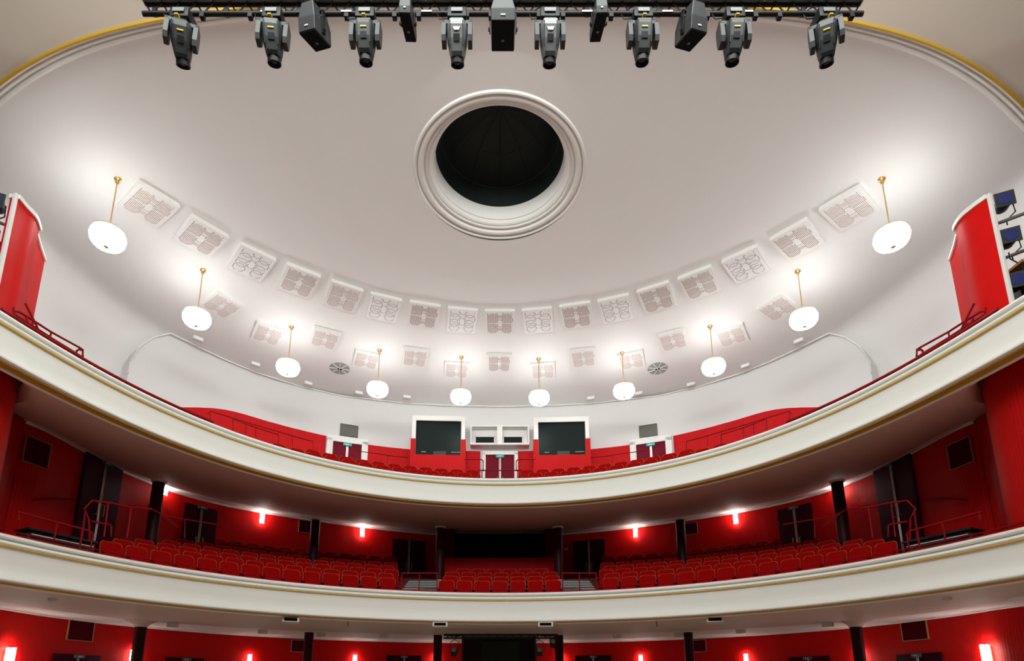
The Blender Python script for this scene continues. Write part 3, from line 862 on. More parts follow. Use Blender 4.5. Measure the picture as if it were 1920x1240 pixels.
# ------------------------------------------------------------------ slotted acoustic panels on the dome
def acoustic_panel(px, py, size, drop, label, grp, tan_=None, plate=None):
    p = hitceil(px, py)
    n = nceil(p)
    tn = (hitceil(*tan_[1]) - hitceil(*tan_[0])).normalized()
    out = tn.cross(Vector((0, 0, 1)))
    if out.dot(Vector((p.x, p.y - CY, 0))) < 0: out = -out
    zax = n
    yax = (out - out.dot(zax) * zax).normalized()
    xax = yax.cross(zax).normalized()
    t = thing('acoustic_panel', label, 'panel', tuple(p), 0, grp)
    R = Matrix((xax, yax, zax)).transposed()
    t.rotation_euler = R.to_euler()
    h = size / 2
    # wedge: near edge stands proud of the plaster, far edge almost flush
    bm = BM(); hh = h + 0.035
    q = [(-hh, -hh, drop), (hh, -hh, drop), (hh, hh, 0.03), (-hh, hh, 0.03), (-hh, -hh, -0.12), (hh, -hh, -0.12), (hh, hh, -0.15), (-hh, hh, -0.15)]
    v = [bm.verts.new(c) for c in q]
    for f in ((0, 1, 2, 3), (4, 5, 1, 0), (1, 5, 6, 2), (7, 3, 2, 6), (4, 0, 3, 7), (7, 6, 5, 4)): bm.faces.new([v[k] for k in f])
    obj('housing', fixn(bm), TRIMW, t)
    bm = BM(); uvl = bm.loops.layers.uv.verify()
    sl = (drop - 0.03) / (2 * hh)
    zz = lambda y: drop - (y + hh) * sl + 0.006
    vs = [bm.verts.new((x, y, zz(y) + e)) for e in (0.0, -0.012) for x, y in ((-h, -h), (h, -h), (h, h), (-h, h))]
    for f in ((0, 1, 2, 3), (7, 6, 5, 4), (0, 4, 5, 1), (1, 5, 6, 2), (2, 6, 7, 3), (3, 7, 4, 0)):
        fc = bm.faces.new([vs[k] for k in f])
        for lp in fc.loops: lp[uvl].uv = (lp.vert.co.x / size + 0.5, lp.vert.co.y / size + 0.5)
    obj('slotted_plate', fixn(bm), plate, t)
UP = [(278, 383), (376, 443), (471, 492), (560, 527), (643, 556), (719, 577), (794, 590), (866, 600), (937, 603), (1009, 600), (1081, 591), (1155, 579), (1232, 558), (1312, 531), (1399, 496), (1495, 449), (1594, 390)]
LO = [(415, 572), (502, 626), (609, 635), (687, 674), (778, 670), (856, 693), (936, 680), (1018, 694), (1094, 671), (1184, 675), (1262, 638), (1372, 629), (1458, 577)]
ORD = ['first', 'second', 'third', 'fourth', 'fifth', 'sixth', 'seventh', 'eighth', 'ninth', 'tenth', 'eleventh', 'twelfth', 'thirteenth', 'fourteenth', 'fifteenth', 'sixteenth', 'seventeenth', 'eighteenth', 'nineteenth', 'twentieth', 'twenty-first', 'twenty-second', 'twenty-third', 'twenty-fourth']
def rank(i, n):
    if i == n // 2 and n % 2: return 'middle one'
    return (ORD[i] + ' from the left') if i < n / 2 else (ORD[n - 1 - i] + ' from the right')
def nb(L_, i): return (L_[max(i - 1, 0)], L_[min(i + 1, len(L_) - 1)])
UPV = [1, 2, 0, 2, 1, 0, 2, 0, 2, 0, 2, 0, 2, 2, 0, 2, 1]
for i, (x, y) in enumerate(UP):
    acoustic_panel(x, y, 0.88, 0.15, 'square slotted white acoustic panel in the upper ring on the dome, %s' % rank(i, 17), 'slotted panels of the upper ring', nb(UP, i), PLATES[UPV[i]])
for i, (x, y) in enumerate(LO):
    acoustic_panel(x, y, 0.78, 0.085, 'square slotted pale acoustic panel in the lower ring behind the lamps, %s' % rank(i, 13), 'slotted panels of the lower ring', nb(LO, i), PLATES[2 if i == 6 else 1])

# round ceiling diffusers
for x, s in ((637, 'left'), (1233, 'right')):
    p = hitceil(x, 691); n = nceil(p)
    R = n.to_track_quat('Z', 'Y').to_euler()
    t = thing('round_air_vent', 'round grey spoked air vent in the dome on the %s side' % s, 'vent', tuple(p), 0, 'round spoked vents'); t.rotation_euler = R
    bm = BM(); lathe(bm, [(0, 0.012), (0.31, 0.012), (0.34, 0.01), (0.34, -0.05), (0, -0.05)], 40); obj('disc', fixn(bm), mat('vent_grey', (0.33, 0.34, 0.32), 0.6), t)
    bm = BM()
    for k in range(4): box(bm, (0, 0, 0.02), (0.66, 0.018, 0.016), Matrix.Rotation(PI * k / 4 + .2, 3, 'Z'))
    obj('spokes', bm, TRIMW, t)
    bm = BM()
    for s2 in (-1, 1): lathe(bm, [(0, 0.05), (0.03, 0.045), (0.035, 0.02)], 12, c=(s2 * 0.045, 0, 0))
    obj('hub', fixn(bm), DARK, t)

# small white boxes along the dome edge
SB = [(371, 633), (479, 681), (578, 717), (673, 735), (763, 743), (1108, 745), (1198, 736), (1296, 719), (1398, 684), (1498, 637)]
for i, (x, y) in enumerate(SB):
    p = hitceil(x, y)
    a = math.atan2(-p.x, p.y - 8)
    t = thing('emergency_light', 'small white box fitting under the dome edge above the upper balcony, %s' % rank(i, 10), 'light fitting', (p.x, p.y, p.z - 0.10), a, 'small white box fittings')
    bm = BM(); box(bm, (0, 0, 0.05), (0.29, 0.13, 0.13), bev=0.01); obj('body', bm, LGREY, t)
    bm = BM(); box(bm, (0, -0.068, 0.045), (0.23, 0.01, 0.08), bev=0.003); obj('cover', bm, TRIMW, t)

# ------------------------------------------------------------------ gallery control booths and central recess
def booth(x0, x1, yt, yb, wx0, wx1, wy0, wy1, Y, side, rz):
    a = aty(x0, (yt + yb) / 2, Y); b = aty(x1, (yt + yb) / 2, Y)
    cx = (a.x + b.x) / 2; w = abs(b.x - a.x); zt_ = aty((x0 + x1) / 2, yt, Y).z; zr = aty((x0 + x1) / 2, yb, Y).z
    z0 = 6.4
    t = thing('control_booth', 'white and red projecting control booth with big dark window, %s of the centre door' % side, 'booth', (cx, Y, z0), rz, 'control booths')
    h = zt_ - z0; D = 1.3
    k = w / (x1 - x0)
    wl = (wx0 - x0) * k - w / 2; wr = (wx1 - x0) * k - w / 2
    wt = aty((x0 + x1) / 2, wy0, Y).z - z0; wb = aty((x0 + x1) / 2, wy1, Y).z - z0; rd = zr - z0
    bm = BM()   # white upper frame
    box(bm, ((wl - w / 2) / 2, D / 2, (h + rd) / 2), (wl + w / 2, D, h - rd)); box(bm, ((wr + w / 2) / 2, D / 2, (h + rd) / 2), (w / 2 - wr, D, h - rd))
    box(bm, ((wl + wr) / 2, D / 2, (h + wt) / 2), (wr - wl, D, h - wt))
    obj('white_surround', bm, TRIMW, t)
    bm = BM(); uvl = bm.loops.layers.uv.verify()
    box(bm, (0, D / 2 - 0.02, wb / 2), (w + 0.06, D + 0.04, wb)); box(bm, ((wl - w / 2) / 2 - 0.015, D / 2 - 0.02, (wb + rd) / 2), (wl + w / 2 + 0.03, D + 0.04, rd - wb)); box(bm, ((wr + w / 2) / 2 + 0.015, D / 2 - 0.02, (wb + rd) / 2), (w / 2 - wr + 0.03, D + 0.04, rd - wb))
    for f in bm.faces:
        for lp in f.loops: lp[uvl].uv = (lp.vert.co.x + lp.vert.co.y, lp.vert.co.z)
    obj('red_base', bm, REDB, t)
    bm = BM(); box(bm, ((wl + wr) / 2, 0.10, (wt + wb) / 2), (wr - wl, 0.012, wt - wb)); gp = obj('window_pane', bm, GLASSD, t)
    bm = BM(); fr = 0.02
    for s in (-1, 1):
        box(bm, ((wl + wr) / 2 + s * (wr - wl) / 2 - s * fr / 2, 0.05, (wt + wb) / 2), (fr, 0.08, wt - wb)); box(bm, ((wl + wr) / 2, 0.05, (wt + wb) / 2 + s * (wt - wb) / 2 - s * fr / 2), (wr - wl, 0.08, fr))
    obj('window_frame', bm, VENT, t)
    # shelf edge and desk gear seen through the pane, standing just behind it
    bm = BM()
    box(bm, (wl + (wr - wl) * 0.18, 0.09, wb + 0.16), ((wr - wl) * .1, 0.02, 0.03)); box(bm, (wr - (wr - wl) * 0.12, 0.09, wb + 0.16), ((wr - wl) * .2, 0.02, 0.03))
    obj('desk_edge', bm, mat('desk_grey', (0.22, 0.23, 0.2), 0.6), t)
    bm = BM(); box(bm, ((wl + wr) / 2 + 0.05, 0.088, wb + 0.10), (0.45, 0.02, 0.2), bev=0.01); obj('monitor_back', bm, GREY, t)
    return t
booth(773, 872, 780, 824, 780, 865, 789, 854, 19.9, 'left', 0.05)
booth(1001, 1104, 782, 824, 1009, 1097, 791, 854, 19.9, 'right', -0.05)
# central recess with two small windows
t = thing('projection_recess', 'white recessed surround with two small dark projection windows above the centre door', 'window', (0, 20.72, 0))
def zc_(y, Y=20.72): return aty(CX, y, Y).z
zt_, zb_ = zc_(803), zc_(834)
X0, X1 = aty(885, 810, 20.72).x, aty(989, 810, 20.72).x
bm = BM()
box(bm, ((X0 + X1) / 2, 0.12, zt_ + 0.03), (X1 - X0 + 0.1, 0.5, 0.06)); box(bm, ((X0 + X1) / 2, 0.12, zb_ - 0.03), (X1 - X0 + 0.1, 0.5, 0.06))
box(bm, (X0 - 0.03, 0.12, (zt_ + zb_) / 2), (0.06, 0.5, zt_ - zb_)); box(bm, (X1 + 0.03, 0.12, (zt_ + zb_) / 2), (0.06, 0.5, zt_ - zb_))
box(bm, (0, 0.10, (zt_ + zb_) / 2), (0.20, 0.45, zt_ - zb_)); box(bm, ((X0 + X1) / 2, 0.22, (zt_ + zb_) / 2), (X1 - X0, 0.06, zt_ - zb_))
obj('surround', bm, TRIMW, t)
for x0, x1 in ((891, 927), (944, 980)):
    a0, a1 = aty(x0, 822, 20.72).x, aty(x1, 822, 20.72).x; z0_, z1_ = zc_(829), zc_(816)
    bm = BM()
    for s in (-1, 1):
        box(bm, ((a0 + a1) / 2 + s * (a1 - a0) / 2, 0.16, (z0_ + z1_) / 2), (0.035, 0.08, z1_ - z0_ + .035)); box(bm, ((a0 + a1) / 2, 0.16, (z0_ + z1_) / 2 + s * (z1_ - z0_) / 2), (a1 - a0 + .035, 0.08, 0.035))
    fr_ = obj('window_frame', bm, TRIMW, t)
    bm = BM(); box(bm, ((a0 + a1) / 2, 0.17, (z0_ + z1_) / 2), (a1 - a0, 0.03, z1_ - z0_)); obj('window_pane', bm, GLASSD, fr_)

# ------------------------------------------------------------------ first balcony centre: dark opening above a low red wall
h0 = aty(846, 1047, 21.4); h1 = aty(1028, 1047, 21.4)
t = thing('control_position', 'low red fluted wall with wide dark opening behind the centre seats, lower balcony', 'booth', (0, 0, 0))
bm = BM(); uvl = bm.loops.layers.uv.verify(); box(bm, (0, 21.4, (h0.z + 2.9) / 2), (h1.x - h0.x + 0.5, 0.12, h0.z - 2.9))
for f in bm.faces:
    for lp in f.loops: lp[uvl].uv = (lp.vert.co.x, lp.vert.co.z)
obj('front_wall', bm, REDW, t)
for s in (-1, 1):
    bm = BM(); box(bm, (s * 1.95, 21.6, 4.95), (0.45, 0.5, 2.3)); obj('side_pier', bm, MAR, t)
bm = BM(); box(bm, (0, 22.9, 4.9), (3.6, 0.1, 2.3)); box(bm, (0, 22.2, 6.1), (3.7, 1.6, 0.06))
for s in (-1, 1): box(bm, (s * 1.78, 22.2, 4.9), (0.06, 1.5, 2.3))
obj('dark_opening', bm, DARK, t)

# stalls centre: dark sound desk bay
p0 = aty(868, 1200, 21.6); p1 = aty(1003, 1200, 21.6)
t = thing('sound_bay', 'wide dark bay under the lower balcony between the two centre columns', 'booth')
bm = BM(); w = p1.x - p0.x
box(bm, ((p0.x + p1.x) / 2, 22.6, 0.15), (w, 0.1, 3.7)); box(bm, (p0.x, 22.0, 0.15), (0.06, 1.2, 3.7)); box(bm, (p1.x, 22.0, 0.15), (0.06, 1.2, 3.7))
obj('dark_lining', bm, mat('dark_brown_lining', (0.035, 0.012, 0.010), 0.8), t)
bm = BM(); box(bm, ((p0.x + p1.x) / 2 + 0.05, 21.7, 1.05), (w * .52, 0.1, 1.2)); obj('dark_screen', bm, mat('dark_green_cloth', (0.010, 0.018, 0.014), 0.9), t)

# ------------------------------------------------------------------ seats
def rrect(w, h, r, n=5, top_only=True):
    pts = []
    for cx_, cz_, a0 in ((w / 2 - r, h - r, 0), (-w / 2 + r, h - r, PI / 2)):
        for k in range(n + 1):
            a = a0 + PI / 2 * k / n; pts.append((cx_ + r * math.cos(a), cz_ + r * math.sin(a)))
    pts += [(-w / 2, 0.0), (w / 2, 0.0)]
    return pts
def make_seat():
    t = thing('theatre_seat', '', 'theatre seat')
    ol = rrect(0.455, 0.52, 0.075)
    T = Matrix.Translation((0, 0.10, 0.40)) @ Matrix.Rotation(-math.radians(9), 4, 'X')
    bm = BM(); prism(bm, ol, -0.045, 0.03)
    es = [e for e in bm.edges if abs(e.verts[0].co.y - e.verts[1].co.y) < 1e-5 and e.verts[0].co.y < 0]
    bmesh.ops.bevel(bm, geom=es, offset=0.018, segments=2, affect='EDGES')
    bm.transform(T); obj('backrest', fixn(bm), REDF, t, True)
    bm = BM(); tube(bm, [(x, -0.024, z) for x, z in [(0.2315, 0.0)] + [(x * 1.015, z * 1.01) for x, z in ol[:-2]] + [(-0.2315, 0.0)]], 0.008, 5)
    bm.transform(T); obj('piping', bm, PIPE_, t, True)
    bm = BM(); box(bm, (0, -0.03, 0.50), (0.44, 0.12, 0.40), Matrix.Rotation(math.radians(-8), 3, 'X'), bev=0.03); obj('folded_seat', bm, REDF, t, True)
    for s in (-1, 1):
        bm = BM(); box(bm, (s * 0.255, -0.02, 0.60), (0.045, 0.30, 0.035), bev=0.012); a = obj('armrest', bm, RAILM, t, True)
        bm = BM(); box(bm, (s * 0.255, 0.03, 0.30), (0.03, 0.09, 0.58), bev=0.006); obj('leg', bm, BLACK, t)
    return t
seat0 = make_seat(); used = [False]
def place_seat(x, y, z, rz, label, grp):
    if not used[0]:
        used[0] = True; seat0.location = (x, y, z); seat0.rotation_euler = (0, 0, rz); seat0['label'] = label; seat0['group'] = grp
    else: dup(seat0, (x, y, z), (0, 0, rz), label, grp)
SW = 0.538
RN = ['front', 'second', 'third', 'fourth', 'fifth', 'sixth', 'seventh']
def seat_row(rim, Zf, D, k, px_from, px_to, blockname, aisle, balname, grp, stag=0.0, sw=SW):
    c = rim.off(D); ztop = Zf + 0.85
    # arc position whose seat-back top projects to px_from
    best = None
    P3 = np.array([proj((p[0], p[1], ztop))[0] for p in c.p])
    ok = (c.p[:, 1] > 7.5)
    a_from = float(np.interp(px_from, P3[ok], c.s[ok])); a_to = float(np.interp(px_to, P3[ok], c.s[ok]))
    sgn = 1 if a_to > a_from else -1
    n = int((abs(a_to - a_from) - stag) / sw + 0.62)
    for i in range(n):
        x, y, ang = c.at(a_from + sgn * (stag + sw * (i + 0.5)))
        place_seat(x, y, Zf, ang, 'red theatre seat, %s %s, %s row, %s seat from %s' % (balname, blockname, RN[k], ORD[i], aisle), grp)
B1 = 'lower balcony'
for k in range(7):
    D = 0.78 + RD1 * k; Zf = F1 + RH1 * k
    st = 0.27 if k % 2 else 0.0
    st = 0.0; xs_ = (745, 741, 751, 742, 748, 738, 745)[k]
    seat_row(rim1, Zf, D, k, xs_, 190 + 41 * k if k < 5 else 395 + 6 * (k - 5), 'left block', 'the stairs', B1, 'red seats in the left block of the lower balcony', st)
    seat_row(rim1, Zf, D, k, 1871 - xs_, 1684 - 41 * k if k < 5 else 1470 - 6 * (k - 5), 'right block', 'the stairs', B1, 'red seats in the right block of the lower balcony', st)
for k, (xa, n) in enumerate(((821, 7), (829, 7), (833.5, 7), (854, 6))):
    D = 0.78 + RD1 * k; Zf = F1 + RH1 * k
    seat_row(rim1, Zf, D, k, xa, 2 * CX - xa - 2, 'centre block', 'its left end', B1, 'red seats in the centre block of the lower balcony')
B2 = 'upper balcony'
for k in range(3):
    D = 0.78 + RD2 * k; Zf = F2 + RH2 * k
    st = 0.27 if k % 2 else 0.0
    e = (405, 500, 590)[k]
    seat_row(rim2, Zf, D, k, 902 - k, e, 'left block', 'centre aisle', B2, 'red seats in the left block of the upper balcony', st)
    seat_row(rim2, Zf, D, k, 972 + k, 2 * CX - e, 'right block', 'centre aisle', B2, 'red seats in the right block of the upper balcony', st)

# ------------------------------------------------------------------ stairs in the first balcony aisles
for x0, x1, s in ((755, 821, 'left'), (1053, 1116, 'right')):
    q0 = atz(x0, 1078, 3.28); q1 = atz(x1, 1078, 3.28)
    cx_ = (q0.x + q1.x) / 2; w = q1.x - q0.x
    y_ = 17.1 - abs(cx_) * 0.08
    t = thing('aisle_stairs', 'grey carpeted stairs with steel nosings beside the centre seats, %s aisle' % s, 'stairs', (cx_, y_, F1), 0, 'aisle stairs of the lower balcony')
    bm = BM(); bn = BM()
    for k in range(5):
        box(bm, (0, 0.40 + 0.3 * k, 0.49 + 0.12 * k), (w, 0.3, 0.20), bev=0.004)
        box(bn, (0, 0.27 + 0.3 * k, 0.595 + 0.12 * k), (w * 0.98, 0.03, 0.012))
    obj('steps', bm, CARPET, t); obj('nosings', bn, LGREY, t)
    t = thing('guard_rail', 'red tubular guard rail in front of the %s aisle stairs of lower balcony' % s, 'railing', (cx_, y_ + 0.05, F1), 0, 'guard rails at the aisle stairs')
    zt_ = 1.02
    bm = BM(); tube(bm, [(-w / 2, 0, zt_), (w / 2, 0, zt_)], 0.022, 8); tube(bm, [(-w / 2, 0, zt_ - .2), (w / 2, 0, zt_ - .2)], 0.010, 6); obj('rail', bm, RAILM, t, True)
    for q in (-w / 2, 0, w / 2):
        bm = BM(); tube(bm, [(q, 0, 0), (q, 0, zt_)], 0.018, 8); obj('post', bm, RAILM, t, True)

def path_rail(name, label, grp, paths, posts, r=0.02, m=RAILM):
    t = thing(name, label, 'railing', (0, 0, 0), 0, grp)
    bm = BM()
    for pth in paths: tube(bm, pth, r, 8)
    obj('rail', bm, m, t, True)
    for a, b in posts:
        bm = BM(); tube(bm, [a, b], r * 0.85, 6); obj('post', bm, m, t, True)
    return t

# low rails along the parapets
def rail_line(rim, Z, d, hgt, label, r=0.018, posts=1.1, a0=3.0, r2=None):
    c = rim.off(d); L_ = c.s[-1]
    t = thing('parapet_rail', label, 'railing')
    n = 150; bm = BM()
    tube(bm, [(*c.at(a)[:2], Z + hgt) for a in np.linspace(a0, L_ - a0, n)], r, 6); obj('rail', bm, RAILM, t, True)
    k = int((L_ - 2 * a0) / posts)
    for i in range(k + 1):
        x, y, _ = c.at(a0 + (L_ - 2 * a0) * i / k)
        bm = BM(); tube(bm, [(x, y, Z - 0.02), (x, y, Z + hgt)], 0.010, 5); obj('post', bm, RAILM, t, True)
    return t
rail_line(rim1, Z1, 0.27, 0.13, 'thin red tubular rail running along the lower balcony parapet', 0.012)
for sg_, sd_ in ((-1, 'left'), (1, 'right')):
    c_ = rim2.off(0.09)
    a_ = [c_.hit(x if sg_ < 0 else 2 * CX - x, y)[2] for x, y in ((2, 585), (400, 790))]
    lo_a, hi_a = min(a_), max(a_)
    path_rail('parapet_rail', 'red rail on the parapet top along the %s flank of the upper balcony' % sd_, 'flank rails of the upper balcony',
              [[Vector((*c_.at(q)[:2], Z2 + 0.075)) for q in np.linspace(lo_a, hi_a, 60)]],
              [(Vector((*c_.at(q)[:2], Z2 - 0.02)), Vector((*c_.at(q)[:2], Z2 + 0.075))) for q in np.linspace(lo_a + .1, hi_a - .1, 9)], 0.034)
bm = BM(); rim1.sub(2.4, rim1.s[-1] - 2.4, 180).sweep(bm, [(0.06, -0.02), (0.06, 0.02), (0.30, 0.02), (0.30, -0.02)], Z1 + 0.005, closed=True)
o = obj('parapet_pad', fixn(bm), REDD, smooth=False); tag(o, 'red padded strip along the top of the lower balcony parapet', 'ledge')
bm = BM(); rim2.sub(2.4, rim2.s[-1] - 2.4, 180).sweep(bm, [(0.06, -0.02), (0.06, 0.015), (0.28, 0.015), (0.28, -0.02)], Z2 + 0.005, closed=True)
o = obj('parapet_pad', fixn(bm), REDD, smooth=False); tag(o, 'red padded strip along the top of the upper balcony parapet', 'ledge')

# raised guard rails at the ends of the gallery
cg = rim2.off(0.17)
for sgn, side in ((-1, 'left'), (1, 'right')):
    def G(px, py):                                      # picture point carried on the upright surface over the parapet
        return cg.hit(CX + sgn * (CX - px) if sgn > 0 else px, py)[0]
    top = [G(x, y) for x, y in ((26.5, 592), (26.5, 584), (35, 584.5), (62, 601), (95.5, 622.6), (129, 641), (149, 652), (155, 656), (155.5, 669))]
    mid = [G(x, y) for x, y in ((30, 592), (62, 611.6), (95.5, 633.5), (142, 662), (153, 669))]
    loop = [G(x, y) for x, y in ((143, 666), (144, 658), (148, 655.5), (152, 657))]
    path_rail('balcony_guard_rail', 'raised red guard rail at the %s end of the upper balcony parapet' % side, 'raised guard rails of the upper balcony',
              [top, mid, loop], [(G(63, 603), G(59.5, 615.5)), (G(96, 623), G(93, 637.5)), (G(25.8, 577), G(26.5, 592)), (G(49, 594), G(54, 612))], 0.021)
    path_rail('sloping_handrail', 'sloping red handrail behind the parapet beside the %s curved screen' % side, 'sloping handrails by the screens', [[G(47.7, 569), G(63, 600), G(75, 625)]], [], 0.02)
# rails behind the gallery seats
W2r = W2.off(-0.55)
def GW(c, x, y): return c.hit(x, y)[0]
for sgn, side in ((-1, 'left'), (1, 'right')):
    fx = (lambda x: x) if sgn < 0 else (lambda x: 2 * CX - x)
    W2m = W2.off(-1.1); W2n = W2.off(-1.9)
    path_rail('wall_handrail', 'long red handrail in front of the %s wainscot of the upper balcony' % side, 'handrails of the upper balcony',
              [[GW(W2m, fx(x), y) for x, y in ((390, 776), (394, 771), (430, 782), (470, 795), (520, 809), (560, 821), (587, 828))]],
              [(GW(W2m, fx(x), y), GW(W2m, fx(x), y + h_)) for x, y, h_ in ((394, 772, 20), (461, 793, 20), (522, 810, 16), (548, 818, 18), (587, 828, 20))], 0.018)
    path_rail('stair_handrail', 'short sloping red stair rail among the %s seats of the upper balcony' % side, 'stair rails of the upper balcony',
              [[GW(W2n, fx(x), y) for x, y in ((436, 788), (437, 786), (480, 802), (521, 815), (523, 818))]],
              [(GW(W2n, fx(x), y), GW(W2n, fx(x), y + h_)) for x, y, h_ in ((437, 787, 20), (480, 802, 18), (522, 816, 20))], 0.018)
    path_rail('wall_handrail', 'red handrail between the %s door and the control booth, upper balcony' % side, 'handrails of the upper balcony',
              [[GW(W2m, fx(x), y) for x, y in ((661, 857), (662, 845), (700, 850), (740, 856), (766, 858))]],
              [(GW(W2m, fx(726), 854), GW(W2m, fx(726), 870))], 0.018)
    path_rail('centre_rail', 'red looped rail on the %s side of the centre door, upper balcony' % side, 'rails at the upper centre door',
              [[GW(W2n, fx(x), y) for x, y in ((870, 862), (903, 862), (906, 865), (906, 884))]], [], 0.02)
path_rail('centre_barrier', 'low red barrier across the foot of the upper centre aisle', 'rails',
          [[Vector((q, 18.15, z)) for q in (-0.72, 0.72)] for z in (6.95, 6.62)], [(Vector((q, 18.15, F2)), Vector((q, 18.15, 6.98))) for q in (-0.7, -0.58, -0.46, 0.46, 0.58, 0.7)], 0.02)

# side boxes of the first balcony: rails and dark ledges
for sgn, side in ((-1, 'left'), (1, 'right')):
    fx = (lambda x: x) if sgn < 0 else (lambda x: 2 * CX - x)
    c1 = rim1.off(0.55); c2 = rim1.off(1.15); c3 = rim1.off(1.6)
    H = lambda c, x, y: c.hit(fx(x), y)[0]
    path_rail('box_rail', 'sloping red rail in front of the %s side box of the lower balcony' % side, 'side box rails',
              [[H(c1, x, y) for x, y in ((32, 960), (70, 970), (107, 980), (150, 991), (170, 997), (174, 1003), (170, 1028))]],
              [(H(c1, 38, 960), H(c1, 36, 975)), (H(c1, 107, 980), H(c1, 101, 1016)), (H(c1, 154, 993), H(c1, 150, 1028))], 0.022)
    path_rail('stair_guard', 'angular red stair guard beside the %s outer door of the lower balcony' % side, 'stair guards',
              [[H(c2, x, y) for x, y in ((168, 1020), (167, 975), (158, 955), (172, 939), (205, 943), (243, 951), (285, 955))],
               [H(c2, x, y) for x, y in ((172, 978), (205, 984), (209, 988), (208, 1007))]],
              [(H(c2, 203, 943), H(c2, 195, 1007)), (H(c2, 246, 952), H(c2, 238, 1008)), (H(c2, 160, 958), H(c2, 152, 1020))], 0.024)
    path_rail('stair_guard', 'thin dark red stair rail behind the seats near the %s middle door, lower balcony' % side, 'stair guards',
              [[H(c3, x, y) for x, y in ((243, 946), (285, 955), (310, 968), (370, 978), (405, 984))], [H(c3, x, y) for x, y in ((300, 965), (335, 990))]],
              [(H(c3, 347, 975), H(c3, 346, 1010))], 0.015)
    h = H(c2, 108, 1006); hb, an, _ = c2.hit(fx(108), 1006)
    t = thing('side_ledge', 'dark glossy stepped ledge in the %s side box of the lower balcony' % side, 'ledge', (h.x, h.y, h.z), an if sgn > 0 else an, 'side box ledges')
    bm = BM(); box(bm, (0, 0, -0.02), (1.35, 0.55, 0.05), bev=0.01); obj('top', bm, BLACK, t)
    bm = BM(); box(bm, (0.0, 0.05, -0.25), (1.25, 0.4, 0.42)); obj('body', bm, GREY, t)
    bm = BM(); box(bm, (0, -0.22, -0.12), (1.2, 0.04, 0.02)); obj('steel_edge', bm, STEEL, t)
    # wall handrail on the curved red side wall
    wc = Curve(wall1x.p[40:-40]).off(-0.2)
    pts = [H(wc, x, y) for x, y in ((62, 938), (80, 936), (105, 935), (140, 937))]
    path_rail('curved_handrail', 'dark red curved handrail on the %s side wall of the lower balcony' % side, 'curved side handrails', [pts], [], 0.025)

# ------------------------------------------------------------------ fittings on the underside of the first balcony
for x, y, s in ((545, 1163, 'far left'), (825, 1172, 'centre left'), (1023, 1172, 'centre right'), (1341, 1163, 'far right')):
    p = atz(x, y, 1.725)
    t = thing('soffit_projector', 'white box fitting with dark slot under the lower balcony edge, %s of four' % s, 'light fitting', tuple(p), math.atan2(-p.x, p.y - 4) * 0.8, 'white box fittings under the lower balcony')
    bm = BM(); box(bm, (0, 0.16, 0.0), (0.42, 0.55, 0.12), bev=0.008); obj('housing', bm, LGREY, t)
    bm = BM(); box(bm, (0, -0.12, 0.005), (0.32, 0.02, 0.075)); obj('slot', bm, DARK, t)
for x, y, s in ((652, 1170, 'left'), (1231, 1170, 'right')):
    p = atz(x, y, 1.71)
    t = thing('ceiling_hook', 'small dark hook hanging under the lower balcony on the %s' % s, 'hook', tuple(p), 0, 'hooks under the lower balcony')
    bm = BM(); tube(bm, [(0, 0, 0.10), (0, 0, 0.0), (0.015, 0, -0.05), (0, 0, -0.08)], 0.012, 6); obj('stem', bm, BLACK, t, True)
    bm = BM(); lathe(bm, [(0, 0.07), (0.03, 0.07), (0.03, 0.085), (0, 0.09)], 12); obj('plate', fixn(bm), LGREY, t)
for x, y, s in ((98, 1126, 'left'), (1776, 1125, 'right')):
    p = atz(x, y, 1.78)
    t = thing('smoke_detector', 'small round detector on the mauve underside at the far %s' % s, 'detector', tuple(p), 0, 'detectors under the lower balcony')
    bm = BM(); lathe(bm, [(0, -0.03), (0.05, -0.028), (0.075, -0.01), (0.08, 0.03), (0, 0.03)], 20); obj('body', fixn(bm), SOFF1, t, True)
    bm = BM(); lathe(bm, [(0, -0.045), (0.022, -0.04), (0.025, -0.028)], 12); obj('sensor', fixn(bm), LGREY, t, True)
mid0 = wall0.off(-0.7)
for i, (x, y) in enumerate([(324, 1172), (492, 1185), (602, 1190.5), (720, 1192.5), (1157, 1193), (1273, 1190.5), (1389, 1184), (1552, 1171)]):
    p = atz(x, y, 1.81)
    t = thing('recess_vent', 'small pale grey vent in the white recess above the stalls wall, %s' % rank(i, 8), 'vent', tuple(p), math.atan2(-p.x, p.y - 8), 'small vents above the stalls wall')
    bm = BM(); box(bm, (0, 0, 0), (0.29, 0.12, 0.15), bev=0.005); obj('body', bm, mat('vent_pale', (0.5, 0.49, 0.47), 0.6), t)
    bm = BM()
    for k in range(3): box(bm, (0, -0.062, -0.04 + 0.04 * k), (0.25, 0.008, 0.012))
    obj('louvre', bm, LGREY, t)

# ------------------------------------------------------------------ lighting bar under the first balcony, with fresnels
YB = 18.6
zb_ = aty(937, 1194, YB).z
t = thing('lighting_bar', 'black horizontal lighting bar under the lower balcony between the centre columns', 'lighting bar', (0, YB, zb_))
xa, xb = aty(832, 1194, YB).x, aty(1046, 1194, YB).x
bm = BM(); tube(bm, [(xa, 0, 0.05), (xb, 0, 0.05)], 0.035, 8); obj('upper_tube', bm, BLACK, t, True)
bm = BM(); tube(bm, [(xa, 0, -0.05), (xb, 0, -0.05)], 0.025, 8); obj('lower_tube', bm, BLACK, t, True)
bm = BM()
for k in range(14): box(bm, (xa + (xb - xa) * (k + .5) / 14, 0, 0), (0.04, 0.05, 0.16))
obj('brackets', bm, BLACK, t)
bm = BM()
for s, xx in ((1, xa), (-1, xb)):
    for k in range(7): lathe(bm, [(0.05, -0.02), (0.085, 0), (0.05, 0.02)], 12, c=(xx + s * (0.15 + 0.05 * k), 0.05, 0.03 + 0.02 * math.sin(k * 2)))
